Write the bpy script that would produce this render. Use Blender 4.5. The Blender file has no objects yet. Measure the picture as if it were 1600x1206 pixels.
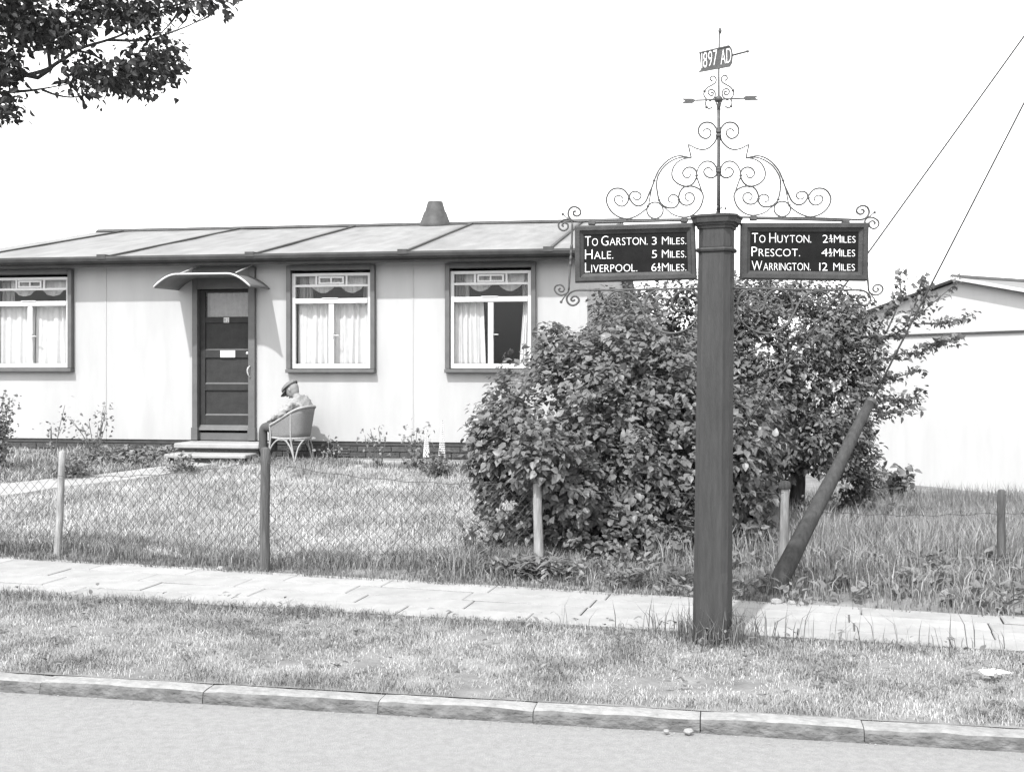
import bpy, bmesh, math, random
import numpy as np
from mathutils import Vector, Matrix, noise

random.seed(7); rng = np.random.default_rng(11)
SC = bpy.context.scene
COL = SC.collection

# ------------------------------------------------------------------ camera, sky, sun, exposure
FPX, CX, HOR, EYE = 1750.0, 800.0, 582.0, 1.6
cam_d = bpy.data.cameras.new('camera'); cam = bpy.data.objects.new('camera', cam_d); COL.objects.link(cam)
cam_d.sensor_width = 36.0; cam_d.lens = 36.0 * FPX / 1600.0
cam_d.shift_y = -(603.0 - HOR) / 1600.0
cam_d.clip_start = 0.05; cam_d.clip_end = 3000
cam.location = (0, 0, EYE); cam.rotation_euler = (math.radians(90), 0, 0)
SC.camera = cam

SUN_AZ, SUN_EL = math.radians(23), math.radians(51)      # azimuth: left of straight behind the camera
to_sun = Vector((-math.sin(SUN_AZ) * math.cos(SUN_EL), -math.cos(SUN_AZ) * math.cos(SUN_EL), math.sin(SUN_EL)))
world = bpy.data.worlds.new('World'); SC.world = world; world.use_nodes = True
wn = world.node_tree; wn.nodes.clear()
sky = wn.nodes.new('ShaderNodeTexSky'); sky.sky_type = 'NISHITA'; sky.sun_disc = False
sky.sun_elevation = SUN_EL; sky.sun_rotation = math.atan2(to_sun.x, to_sun.y)
sky.air_density = 1.2; sky.dust_density = 0.8; sky.ozone_density = 1.0
# blue-sensitive black-and-white film: the grey of the sky is what its blue gives
sep = wn.nodes.new('ShaderNodeSeparateColor'); comb = wn.nodes.new('ShaderNodeCombineColor')
bg = wn.nodes.new('ShaderNodeBackground'); bg.inputs['Strength'].default_value = 0.15
wo = wn.nodes.new('ShaderNodeOutputWorld')
wn.links.new(sky.outputs[0], sep.inputs[0])
for i in range(3): wn.links.new(sep.outputs[2], comb.inputs[i])
wn.links.new(comb.outputs[0], bg.inputs[0]); wn.links.new(bg.outputs[0], wo.inputs[0])
sun_d = bpy.data.lights.new('sun', 'SUN'); sun_d.energy = 2.0; sun_d.angle = math.radians(1.2); sun_d.color = (1, 1, 1)
sun = bpy.data.objects.new('sun', sun_d); COL.objects.link(sun)
sun.rotation_euler = (-to_sun).to_track_quat('-Z', 'Y').to_euler(); sun.location = (-8, -15, 20)
SC.view_settings.view_transform = 'Standard'; SC.view_settings.look = 'None'
SC.view_settings.exposure = 1.5; SC.view_settings.gamma = 1.0; SC.view_settings.use_curve_mapping = False
SC.cycles.max_bounces = 6; SC.cycles.transparent_max_bounces = 12

# ------------------------------------------------------------------ geometry helpers
def at(px, py, Y):
    return Vector(((px - CX) / FPX * Y, Y, EYE - (py - HOR) / FPX * Y))
def gz(x, y):
    t = np.clip((np.asarray(y, float) - 9.7) / 4.6, 0, 1)
    r = np.clip((np.asarray(x, float) - 0.8) / 3.6, 0, 1); r = 1 - r * r * (3 - 2 * r)
    a = np.clip((np.asarray(y, float) - 10.0) / 6.0, 0, 1); b = np.clip((np.asarray(x, float) - 1.5) / 3.0, 0, 1)
    return 0.5 * t * r - 0.34 * a * a * (3 - 2 * a) * b * b * (3 - 2 * b)
def gp(px, py):
    z = 0.0
    for _ in range(40):
        Y = (EYE - z) * FPX / (py - HOR); z = 0.5 * z + 0.5 * float(gz((px - CX) / FPX * Y, Y))
    return at(px, py, Y)

def mat(name, base, var=0.12, scale=6.0, rough=0.85, bump=0.0, bscale=40.0, spec=0.25, metal=0.0, stretch=(1, 1, 1),
        attr=False, objrand=0.0, detail=6.0, big=0.0):
    m = bpy.data.materials.new(name); m.use_nodes = True
    nt = m.node_tree; N = nt.nodes; L = nt.links
    p = N['Principled BSDF']; p.inputs['Roughness'].default_value = rough; p.inputs['Metallic'].default_value = metal
    p.inputs['Specular IOR Level'].default_value = spec
    tc = N.new('ShaderNodeTexCoord'); mp = N.new('ShaderNodeMapping'); mp.inputs['Scale'].default_value = stretch
    L.new(tc.outputs['Object'], mp.inputs['Vector'])
    def val_noise(sc, lo, hi, det=detail):
        n = N.new('ShaderNodeTexNoise'); n.inputs['Scale'].default_value = sc; n.inputs['Detail'].default_value = det
        n.inputs['Roughness'].default_value = 0.6
        L.new(mp.outputs[0], n.inputs['Vector'])
        r = N.new('ShaderNodeMapRange'); r.inputs['From Min'].default_value = 0.3; r.inputs['From Max'].default_value = 0.7
        r.inputs['To Min'].default_value = lo; r.inputs['To Max'].default_value = hi
        L.new(n.outputs['Fac'], r.inputs['Value']); return r.outputs[0]
    v = val_noise(scale, base * (1 - var), base * (1 + var))
    def mul(a, b):
        q = N.new('ShaderNodeMath'); q.operation = 'MULTIPLY'; L.new(a, q.inputs[0]); L.new(b, q.inputs[1]); return q.outputs[0]
    if big: v = mul(v, val_noise(scale * 0.13, 1 - big, 1 + big, 3.0))
    if attr:
        a = N.new('ShaderNodeAttribute'); a.attribute_name = 'tone'; v = mul(v, a.outputs['Fac'])
    if objrand:
        oi = N.new('ShaderNodeObjectInfo'); r = N.new('ShaderNodeMapRange')
        r.inputs['To Min'].default_value = 1 - objrand; r.inputs['To Max'].default_value = 1 + objrand
        L.new(oi.outputs['Random'], r.inputs['Value']); v = mul(v, r.outputs[0])
    c = N.new('ShaderNodeCombineColor')
    for i in range(3): L.new(v, c.inputs[i])
    L.new(c.outputs[0], p.inputs['Base Color'])
    if bump:
        n2 = N.new('ShaderNodeTexNoise'); n2.inputs['Scale'].default_value = bscale; n2.inputs['Detail'].default_value = 5
        L.new(mp.outputs[0], n2.inputs['Vector'])
        b = N.new('ShaderNodeBump'); b.inputs['Strength'].default_value = bump; b.inputs['Distance'].default_value = 0.02
        L.new(n2.outputs['Fac'], b.inputs['Height']); L.new(b.outputs[0], p.inputs['Normal'])
    return m
def leaf_mat(name, base, rough=0.42, spec=0.45, trans=0.25, var=0.3, attr=True):
    m = mat(name, base, var, 9.0, rough, 0, spec=spec, attr=attr, objrand=0.0 if attr else 0.3)
    nt = m.node_tree; p = nt.nodes['Principled BSDF']; out = nt.nodes['Material Output']
    t = nt.nodes.new('ShaderNodeBsdfTranslucent'); mx = nt.nodes.new('ShaderNodeMixShader'); mx.inputs[0].default_value = trans
    src = p.inputs['Base Color'].links[0].from_socket
    nt.links.new(src, t.inputs['Color']); nt.links.new(p.outputs[0], mx.inputs[1]); nt.links.new(t.outputs[0], mx.inputs[2])
    nt.links.new(mx.outputs[0], out.inputs['Surface']); return m
def glass_mat(name):
    m = bpy.data.materials.new(name); m.use_nodes = True; nt = m.node_tree; nt.nodes.clear()
    o = nt.nodes.new('ShaderNodeOutputMaterial'); tr = nt.nodes.new('ShaderNodeBsdfTransparent'); gl = nt.nodes.new('ShaderNodeBsdfGlossy')
    tr.inputs[0].default_value = (.93, .93, .93, 1); gl.inputs['Roughness'].default_value = 0.03
    lw = nt.nodes.new('ShaderNodeLayerWeight'); lw.inputs['Blend'].default_value = 0.5
    pw = nt.nodes.new('ShaderNodeMath'); pw.operation = 'POWER'; pw.inputs[1].default_value = 5.0
    fr = nt.nodes.new('ShaderNodeMath'); fr.operation = 'MULTIPLY_ADD'; fr.inputs[1].default_value = 0.92; fr.inputs[2].default_value = 0.016
    nt.links.new(lw.outputs['Facing'], pw.inputs[0]); nt.links.new(pw.outputs[0], fr.inputs[0]); mx = nt.nodes.new('ShaderNodeMixShader')
    nt.links.new(fr.outputs[0], mx.inputs[0]); nt.links.new(tr.outputs[0], mx.inputs[1]); nt.links.new(gl.outputs[0], mx.inputs[2])
    nt.links.new(mx.outputs[0], o.inputs[0]); return m

M = dict(
    asphalt=mat('asphalt', 0.305, 0.15, 170, 0.9, 0.7, 300, 0.2, big=0.10, detail=8.0),
    soil=mat('soil', 0.19, 0.35, 3.0, 0.95, 0.6, 30, 0.1),
    slab=mat('paving_concrete', 0.285, 0.12, 7, 0.9, 0.25, 90, 0.2, objrand=0.07),
    joint=mat('joint_soil', 0.11, 0.3, 12, 0.95),
    kerb=mat('kerb_granite', 0.255, 0.25, 14, 0.85, 0.6, 35, 0.25, objrand=0.08),
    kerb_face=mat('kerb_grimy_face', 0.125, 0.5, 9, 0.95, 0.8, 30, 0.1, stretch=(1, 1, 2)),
    concrete=mat('concrete', 0.30, 0.12, 5, 0.9, 0.3, 60, 0.2),
    wall=mat('painted_panel', 0.375, 0.055, 2.2, 0.75, 0.10, 140, 0.25, stretch=(2.5, 2.5, .5), big=0.05),
    wall_far=mat('neighbour_panel', 0.49, 0.04, 2.2, 0.75, 0.10, 140, 0.25, stretch=(2.5, 2.5, .5), big=0.04),
    wall_edge=mat('painted_cover_strip', 0.36, 0.04, 6, 0.7),
    roof=mat('roof_sheet', 0.205, 0.18, 5, 0.7, 0.15, 30, 0.3, stretch=(1, .25, 1), objrand=0.06, big=0.1),
    roofdark=mat('roof_dark_paint', 0.06, 0.25, 9, 0.6, 0.1, 40),
    gutter=mat('gutter_paint', 0.055, 0.25, 5, 0.6, 0.1, 40, 0.15),
    joinery=mat('dark_joinery_paint', 0.095, 0.14, 8, 0.45, 0.08, 60, 0.4),
    door=mat('door_paint', 0.034, 0.18, 10, 0.5, 0.08, 60, 0.12),
    white=mat('white_gloss_paint', 0.55, 0.05, 10, 0.4, 0, 0, 0.4),
    curtain=mat('curtain_cloth', 0.62, 0.06, 14, 0.9),
    valance=mat('valance_cloth', 0.36, 0.1, 14, 0.9),
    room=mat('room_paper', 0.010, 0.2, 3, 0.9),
    metal=mat('bright_metal', 0.6, 0.1, 20, 0.35, 0, 0, 0.5, 0.4),
    brick=mat('plinth_brick', 0.065, 0.25, 25, 0.9, 0.4, 60, objrand=0.12),
    mortar=mat('mortar', 0.065, 0.2, 25, 0.95),
    hood=mat('hood_sheet_metal', 0.15, 0.12, 9, 0.5, 0.05, 30, 0.4),
    post=mat('painted_oak_post', 0.048, 0.15, 14, 0.6, 0.25, 60, 0.12, big=0.15, stretch=(4, 4, 0.5)),
    iron=mat('painted_wrought_iron', 0.06, 0.25, 30, 0.5, 0.2, 120, 0.4),
    board=mat('sign_panel_paint', 0.009, 0.35, 12, 0.6, 0.05, 60, 0.10, big=0.15),
    bframe=mat('sign_frame_paint', 0.045, 0.25, 14, 0.5, 0.15, 80, 0.2),
    letter=mat('white_lettering', 0.72, 0.1, 40, 0.6),
    timber=mat('weathered_timber', 0.085, 0.4, 10, 0.9, 0.5, 30, stretch=(5, 5, 0.4)),
    pale_timber=mat('pale_timber', 0.26, 0.4, 9, 0.9, 0.5, 30, stretch=(5, 5, 0.5)),
    creosote=mat('tarred_timber', 0.045, 0.3, 9, 0.8, 0.4, 30, stretch=(3, 3, 0.6)),
    wire=mat('galvanised_wire', 0.05, 0.2, 30, 0.6, 0, 0, 0.4),
    stay=mat('stay_wire', 0.022, 0.2, 30, 0.6),
    cane=mat('woven_cane', 0.20, 0.16, 60, 0.75, 0.5, 180),
    cane_light=mat('bent_cane', 0.29, 0.12, 30, 0.6),
    skin=mat('skin', 0.22, 0.12, 14, 0.6),
    jacket=mat('jacket_cloth', 0.27, 0.16, 12, 0.9, 0.5, 40),
    trousers=mat('trouser_cloth', 0.07, 0.15, 12, 0.9, 0.2, 60),
    cap=mat('tweed_cap', 0.15, 0.2, 60, 0.95),
    shoe=mat('shoe_leather', 0.04, 0.1, 10, 0.4),
    hair=mat('grey_hair', 0.22, 0.1, 30, 0.8),
    grass=mat('dry_grass', 0.33, 0.2, 2.0, 0.7, 0, 0, 0.2, attr=True),
    tallgrass=mat('meadow_grass', 0.215, 0.2, 2.0, 0.65, 0, 0, 0.25, attr=True),
    weed=leaf_mat('weed_leaf', 0.17, 0.6, 0.3, 0.2),
    lilac=leaf_mat('shrub_leaf', 0.16, 0.42, 0.5, 0.32),
    lilac_one=leaf_mat('shrub_leaf_single', 0.16, 0.42, 0.5, 0.32, attr=False),
    apple=leaf_mat('tree_leaf', 0.135, 0.45, 0.5, 0.32),
    apple_one=leaf_mat('tree_leaf_single', 0.125, 0.45, 0.5, 0.25, attr=False),
    oak=leaf_mat('overhanging_leaf', 0.025, 0.6, 0.25, 0.1),  # shade of the crown above is put into this dark leaf colour
    oak_one=leaf_mat('overhanging_leaf_single', 0.025, 0.6, 0.25, 0.1, attr=False),  # single leaves, with the same crown shade in their colour
    bark=mat('bark', 0.06, 0.35, 14, 0.95, 0.6, 30, stretch=(3, 3, .7)),
    stem=mat('green_stem', 0.12, 0.3, 14, 0.8),
    flower=mat('white_petals', 0.75, 0.05, 20, 0.8),
    paper=mat('paper', 0.72, 0.04, 8, 0.9),
    stone=mat('pale_stone', 0.27, 0.2, 18, 0.9, 0.5, 30),
    glass=glass_mat('window_glass'),
)

OFF = {}
def tag(o, label=None, cat=None, group=None, kind=None):
    if label: o['label'] = label
    if cat: o['category'] = cat
    if group: o['group'] = group
    if kind: o['kind'] = kind
    return o
def thing(name, loc, label, cat, group=None, rz=0.0, local=False):
    o = bpy.data.objects.new(name, None); COL.objects.link(o); o.empty_display_size = 0.2
    o.location = loc; o.rotation_euler = (0, 0, rz)
    OFF[o] = Vector((0, 0, 0)) if local else Vector(loc)
    return tag(o, label, cat, group)
def link_mesh(name, me, m, parent=None, center=None, smooth=False):
    me.materials.append(m) if m and not me.materials else None
    o = bpy.data.objects.new(name, me); COL.objects.link(o)
    if smooth:
        me.polygons.foreach_set('use_smooth', [True] * len(me.polygons))
    c = center if center is not None else Vector((0, 0, 0))
    OFF[o] = Vector(c)
    if parent is not None:
        o.parent = parent; o.location = Vector(c) - OFF[parent]
    else:
        o.location = c
    return o

class MB:
    def __init__(s): s.v = []; s.f = []
    def add(s, vs, fs):
        b = len(s.v); s.v += [Vector(v) for v in vs]; s.f += [tuple(b + i for i in f) for f in fs]
    def box(s, x0, x1, y0, y1, z0, z1, bev=0.0):
        if bev <= 0:
            s.add([(x0, y0, z0), (x1, y0, z0), (x1, y1, z0), (x0, y1, z0), (x0, y0, z1), (x1, y0, z1), (x1, y1, z1), (x0, y1, z1)],
                  [(0, 3, 2, 1), (4, 5, 6, 7), (0, 1, 5, 4), (1, 2, 6, 5), (2, 3, 7, 6), (3, 0, 4, 7)])
        else:
            b = bev
            xs, ys, zs = (x0, x1), (y0, y1), (z0, z1); vs = []
            idx = {}
            for i in (0, 1):
                for j in (0, 1):
                    for k in (0, 1):
                        sx, sy, sz = (1, -1)[i], (1, -1)[j], (1, -1)[k]
                        for ax in range(3):
                            p = [xs[i] + sx * b, ys[j] + sy * b, zs[k] + sz * b]; p[ax] = (xs[i], ys[j], zs[k])[ax]
                            idx[(i, j, k, ax)] = len(vs); vs.append(p)
            fs = []
            def F(keys): fs.append(tuple(idx[k] for k in keys))
            for i in (0, 1): F([(i, 0, 0, 0), (i, 1, 0, 0), (i, 1, 1, 0), (i, 0, 1, 0)])
            for j in (0, 1): F([(0, j, 0, 1), (1, j, 0, 1), (1, j, 1, 1), (0, j, 1, 1)])
            for k in (0, 1): F([(0, 0, k, 2), (1, 0, k, 2), (1, 1, k, 2), (0, 1, k, 2)])
            for a in (0, 1):
                for c in (0, 1):
                    F([(a, c, 0, 0), (a, c, 1, 0), (a, c, 1, 1), (a, c, 0, 1)])
                    F([(a, 0, c, 0), (a, 1, c, 0), (a, 1, c, 2), (a, 0, c, 2)])
                    F([(0, a, c, 1), (1, a, c, 1), (1, a, c, 2), (0, a, c, 2)])
            for i in (0, 1):
                for j in (0, 1):
                    for k in (0, 1): F([(i, j, k, 0), (i, j, k, 1), (i, j, k, 2)])
            s.add(vs, fs)
    def tube(s, pts, r, n=6, cap=True, flat=1.0):
        pts = [Vector(p) for p in pts]; k = len(pts)
        rs = r if isinstance(r, (list, tuple)) else [r] * k
        t0 = (pts[1] - pts[0]).normalized()
        up = Vector((0, 1, 0)) if abs(t0.y) < 0.9 else Vector((1, 0, 0))
        nrm = (up - t0 * up.dot(t0)).normalized(); b = len(s.v)
        for i, p in enumerate(pts):
            t = (pts[min(i + 1, k - 1)] - pts[max(i - 1, 0)])
            t = t.normalized() if t.length > 1e-9 else t0
            nrm = (nrm - t * nrm.dot(t)); nrm = nrm.normalized() if nrm.length > 1e-6 else t.orthogonal().normalized()
            bi = t.cross(nrm)
            for j in range(n):
                a = 2 * math.pi * j / n
                s.v.append(p + (nrm * math.cos(a) * flat + bi * math.sin(a)) * rs[i])
        for i in range(k - 1):
            for j in range(n):
                j2 = (j + 1) % n
                s.f.append((b + i * n + j, b + i * n + j2, b + (i + 1) * n + j2, b + (i + 1) * n + j))
        if cap:
            s.f.append(tuple(b + j for j in reversed(range(n)))); s.f.append(tuple(b + (k - 1) * n + j for j in range(n)))
    def lathe(s, c, prof, n=16, axis='z'):
        b = len(s.v); c = Vector(c)
        for r, h in prof:
            for j in range(n):
                a = 2 * math.pi * j / n
                s.v.append(c + Vector((r * math.cos(a), r * math.sin(a), h)))
        for i in range(len(prof) - 1):
            for j in range(n):
                j2 = (j + 1) % n; s.f.append((b + i * n + j, b + i * n + j2, b + (i + 1) * n + j2, b + (i + 1) * n + j))
        s.f.append(tuple(b + j for j in reversed(range(n)))); s.f.append(tuple(b + (len(prof) - 1) * n + j for j in range(n)))
    def blob(s, c, r, n=8, sc=(1, 1, 1), jit=0.0):
        b = len(s.v); c = Vector(c); m = max(3, n // 2)
        for i in range(m + 1):
            th = math.pi * i / m
            for j in range(n):
                a = 2 * math.pi * j / n
                q = 1 + random.uniform(-jit, jit)
                s.v.append(c + Vector((sc[0] * math.sin(th) * math.cos(a), sc[1] * math.sin(th) * math.sin(a), sc[2] * math.cos(th))) * r * q)
        for i in range(m):
            for j in range(n):
                j2 = (j + 1) % n; s.f.append((b + i * n + j, b + (i + 1) * n + j, b + (i + 1) * n + j2, b + i * n + j2))
    def prism(s, poly, v):            # polygon of 3D points, extruded by vector v
        poly = [Vector(p) for p in poly]; v = Vector(v); n = len(poly)
        s.add(poly + [p + v for p in poly], [tuple(reversed(range(n))), tuple(range(n, 2 * n))] + [(i, (i + 1) % n, n + (i + 1) % n, n + i) for i in range(n)])
    def sheet(s, rows):
        b = len(s.v); n = len(rows[0])
        for r in rows: s.v += [Vector(p) for p in r]
        for i in range(len(rows) - 1):
            for j in range(n - 1): s.f.append((b + i * n + j, b + i * n + j + 1, b + (i + 1) * n + j + 1, b + (i + 1) * n + j))
    def build(s, name, m, parent=None, smooth=False, fix=True):
        c = Vector((0, 0, 0))
        lo = Vector([min(v[i] for v in s.v) for i in range(3)]); hi = Vector([max(v[i] for v in s.v) for i in range(3)])
        c = Vector(((lo.x + hi.x) / 2, (lo.y + hi.y) / 2, lo.z))
        me = bpy.data.meshes.new(name); me.from_pydata([v - c for v in s.v], [], s.f); me.update()
        if fix:
            bm = bmesh.new(); bm.from_mesh(me); bmesh.ops.recalc_face_normals(bm, faces=bm.faces); bm.to_mesh(me); bm.free()
        return link_mesh(name, me, m, parent, c, smooth)

def crom(pts, per=6):
    pts = [Vector(p) for p in pts]; out = []
    for i in range(len(pts) - 1):
        p0 = pts[max(i - 1, 0)]; p1 = pts[i]; p2 = pts[i + 1]; p3 = pts[min(i + 2, len(pts) - 1)]
        for k in range(per):
            t = k / per
            out.append(0.5 * ((2 * p1) + (p2 - p0) * t + (2 * p0 - 5 * p1 + 4 * p2 - p3) * t * t + (3 * p1 - p0 - 3 * p2 + p3) * t ** 3))
    out.append(pts[-1]); return out

def np_mesh(name, V, loops, totals, m, tone=None, smooth=False):
    me = bpy.data.meshes.new(name)
    me.vertices.add(len(V)); me.vertices.foreach_set('co', np.ascontiguousarray(V, np.float32).ravel())
    me.loops.add(len(loops)); me.loops.foreach_set('vertex_index', np.ascontiguousarray(loops, np.int32))
    starts = np.concatenate([[0], np.cumsum(totals)[:-1]])
    me.polygons.add(len(totals)); me.polygons.foreach_set('loop_start', starts.astype(np.int32))
    if smooth: me.polygons.foreach_set('use_smooth', np.ones(len(totals), bool))
    me.update(calc_edges=True)
    if tone is not None:
        a = me.attributes.new('tone', 'FLOAT', 'POINT'); a.data.foreach_set('value', np.ascontiguousarray(tone, np.float32))
    me.materials.append(m); return me

def blades(name, P, h, w, tone, m, bend=0.5, parent=None, segs=2):
    """P (N,3) base points; one bent, tapering blade at each"""
    n = len(P); a = rng.uniform(0, 2 * np.pi, n); side = np.stack([np.cos(a), np.sin(a), np.zeros(n)], 1)
    l = rng.uniform(0, 2 * np.pi, n); q = rng.uniform(0.1, 1.0, n) * bend
    lean = np.stack([np.cos(l), np.sin(l), np.zeros(n)], 1) * q[:, None]
    up = np.array([0, 0, 1.0]); h = np.broadcast_to(h, (n,))[:, None]; w = np.broadcast_to(w, (n,))[:, None]
    b = P - up * 0.01
    mid = P + up * h * 0.55 + lean * h * 0.25; tip = P + up * h * (1 - 0.45 * q[:, None] ** 2) + lean * h
    V = np.stack([b - side * w / 2, b + side * w / 2, mid - side * w * .42, mid + side * w * .42, tip], 1).reshape(-1, 3)
    base = (np.arange(n) * 5)[:, None]
    loops = (base + np.array([[0, 1, 3, 2, 2, 3, 4]])).ravel(); tot = np.tile([4, 3], n)
    me = np_mesh(name, V, loops, tot, m, np.repeat(tone, 5))
    return link_mesh(name, me, None, parent)

LEAF = np.array([(0, 0, 0), (.34, .20, .07), (.33, .52, .06), (0, 1, -.14), (-.33, .52, .06), (-.34, .20, .07), (0, .5, -.02)])
NARROW = LEAF * np.array([0.62, 1, 1])
LEAF_F = [(0, 1, 2, 6), (6, 2, 3), (0, 6, 4, 5), (6, 3, 4)]
def frames(D, Nn):
    D = D / np.linalg.norm(D, axis=1, keepdims=True)
    Nn = Nn - D * np.sum(D * Nn, 1, keepdims=True); Nn = Nn / np.maximum(np.linalg.norm(Nn, axis=1, keepdims=True), 1e-6)
    return np.cross(D, Nn), D, Nn
def leaf_cloud(name, P, D, Nn, size, tone, m, shape=LEAF, parent=None, stuff=True):
    S, D, Nn = frames(D, Nn); n = len(P); k = len(shape)
    V = P[:, None, :] + size[:, None, None] * (shape[None, :, 0:1] * S[:, None] + shape[None, :, 1:2] * D[:, None] + shape[None, :, 2:3] * Nn[:, None])
    c = P.mean(0); V = (V - c).reshape(-1, 3)
    fl = np.array([i for f in LEAF_F for i in f]); loops = ((np.arange(n) * k)[:, None] + fl[None]).ravel()
    tot = np.tile([len(f) for f in LEAF_F], n)
    me = np_mesh(name, V, loops, tot, m, np.repeat(tone, k))
    o = link_mesh(name, me, None, parent, Vector(c))
    if stuff: o['kind'] = 'stuff'
    return o
def one_leaf_mesh(name, m, shape=LEAF):
    me = bpy.data.meshes.new(name); me.from_pydata([tuple(v) for v in shape], [], LEAF_F); me.update(); me.materials.append(m); return me
def single_leaves(me, P, D, Nn, size, parent, name='leaf'):
    S, D, Nn = frames(D, Nn); off = OFF[parent]
    for i in range(len(P)):
        o = bpy.data.objects.new(name, me); COL.objects.link(o); o.parent = parent
        mtx = Matrix([[S[i][r] * size[i], D[i][r] * size[i], Nn[i][r] * size[i], P[i][r] - off[r]] for r in range(3)] + [[0, 0, 0, 1]])
        o.matrix_local = mtx
def runit(n):
    v = rng.normal(size=(n, 3)); return v / np.linalg.norm(v, axis=1, keepdims=True)

# ------------------------------------------------------------------ ground, road, kerb, pavement
def y_kerb(x): return 5.996 - 0.19 * (np.asarray(x) + 2.74)         # back edge of the kerb
def y_pf(x): return 8.09 - 0.256 * (np.asarray(x) + 3.70)           # pavement front edge
def y_pb(x): return 9.59 - 0.3146 * (np.asarray(x) + 4.38)          # pavement back edge
def struct(o): o['kind'] = 'structure'; return o

xs = [-600, -200, -60, -25] + list(np.arange(-14, 14.01, 0.35)) + [25, 60, 200, 600]
ts = list(np.arange(0, 16, 0.25)) + [17, 20, 26, 40, 80, 200, 600, 1500]
rows = []
for t in ts:
    r = []
    for x in xs:
        xc = min(max(x, -14), 14); y = float(y_kerb(xc)) + t
        z = float(gz(xc, y)) + (0.012 * noise.noise(Vector((x * 1.3, y * 1.3, 0))) if t < 20 and t > 0.1 else 0)
        inpave = (y_pf(xc) - 0.12 < y < y_pb(xc) + 0.12)
        if inpave: z = min(z, -0.02)
        r.append((x, y, z))
    rows.append(r)
mb = MB(); mb.sheet(rows); struct(mb.build('ground', M['soil'], smooth=True))
RZ = -0.066
mb = MB(); r0, r1 = [], []
for x in xs:
    xc = min(max(x, -14), 14); r0.append((x, float(y_kerb(xc)) - 0.05, RZ)); r1.append((x, -1.2, RZ + 0.0))
mid = [[(a[0], a[1] + (b[1] - a[1]) * q, RZ + 0.02 * math.sin(q * 3.14)) for a, b in zip(r0, r1)] for q in np.linspace(0, 1, 9)]
mb.sheet(mid); struct(mb.build('road', M['asphalt'], smooth=True))
mb = MB(); mb.sheet([[(x, -1.2, RZ + 0.004) for x in (-600, 0, 600)], [(x, -600, 0) for x in (-600, 0, 600)]]); struct(mb.build('near_verge', M['soil']))

# kerb stones
kerb = bpy.data.objects.new('kerb', None); COL.objects.link(kerb); kerb['kind'] = 'structure'
kerb.location = (0, float(y_kerb(0)), RZ); OFF[kerb] = Vector(kerb.location)
kx = []
for px in (86, 335, 603, 840, 1095, 1345):
    # intersection of the pixel column with the kerb line
    k = (px - CX) / FPX; kx.append(float(k * (5.996 - 0.19 * 2.74) / (1 + 0.19 * k)))
left = [kx[0] - 0.9 * i - 0.02 for i in range(9, 0, -1)]; right = [kx[-1] + 0.78 * i for i in range(1, 12)]
kx = left + kx + right
ku = Vector((1, -0.19, 0)).normalized(); kn = Vector((0.19, 1, 0)).normalized()
for i in range(len(kx) - 1):
    a = Vector((kx[i], float(y_kerb(kx[i])), 0)); L = (kx[i + 1] - kx[i]) * math.sqrt(1 + 0.19 ** 2) - 0.005
    prof = [(0, RZ - 0.08), (0, -0.010), (-0.010, 0.002), (-0.09, 0.002), (-0.122, -0.003), (-0.133, -0.014), (-0.138, -0.04), (-0.144, RZ - 0.08)]
    secs = []
    ns = 9
    dz = random.uniform(-0.004, 0.004)
    for j in range(ns + 1):
        t = j / ns; row = []
        for q, (d, z) in enumerate(prof):
            p = a + ku * (0.0025 + L * t) + kn * d + Vector((0, 0, z))
            nz = noise.noise(Vector((p.x * 6, p.y * 6, z * 20 + i))) * 0.012
            if 1 <= q <= 6: p += kn * nz * (1.0 if q > 3 else 0.3) + Vector((0, 0, dz + nz * 0.5))
            if j in (0, ns) and 1 < q < 7: p += Vector((0, 0, -0.003)) + kn * 0.003
            row.append(p)
        secs.append(row)
    mb = MB(); mb.sheet(secs); n = len(prof)
    mb.f.append(tuple(range(n))); mb.f.append(tuple(ns * n + q for q in reversed(range(n))))
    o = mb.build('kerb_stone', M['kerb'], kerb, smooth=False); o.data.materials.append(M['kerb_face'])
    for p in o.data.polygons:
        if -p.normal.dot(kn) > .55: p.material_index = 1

# pavement: bed sheet and flagstones
mb = MB(); mb.sheet([[(x, float(y_pf(x)) - 0.04, -0.012) for x in np.arange(-14, 14.1, 1)], [(x, float(y_pb(x)) + 0.04, -0.012) for x in np.arange(-14, 14.1, 1)]])
pave = struct(mb.build('pavement', M['joint']))
def pv(x, v): return Vector((x + v * 0.28, float(y_pf(x)) * (1 - v) + float(y_pb(x)) * v, 0))
nrow = 4
for r in range(nrow):
    x = -10.5 + (0.42 if r % 2 else 0.0) + random.uniform(-.1, .1)
    while x < 8:
        ln = 0.82 + random.uniform(-0.06, 0.06)
        v0, v1 = r / nrow, (r + 1) / nrow; g = 0.0035
        dz = random.uniform(-0.002, 0.003); tilt = random.uniform(-.002, .002)
        c = [pv(x + g, v0 + .008), pv(x + ln - g, v0 + .008), pv(x + ln - g, v1 - .008), pv(x + g, v1 - .008)]
        top = [p + Vector((0, 0, 0.010 + dz + (tilt if q in (0, 3) else -tilt))) for q, p in enumerate(c)]
        cen = sum(top, Vector()) / 4
        top2 = [cen + (p - cen) * 0.985 + Vector((0, 0, 0.006)) for p in top]
        mb = MB(); mb.add([p + Vector((0, 0, -0.03)) for p in c] + top + top2,
                          [(0, 1, 5, 4), (1, 2, 6, 5), (2, 3, 7, 6), (3, 0, 4, 7), (4, 5, 9, 8), (5, 6, 10, 9), (6, 7, 11, 10), (7, 4, 8, 11), (8, 9, 10, 11)])
        o = mb.build('paving_slab', M['slab'], pave); x += ln; o.data.materials.append(M['joint'])
        for p in o.data.polygons:
            if p.normal.z < .2: p.material_index = 1

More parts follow.
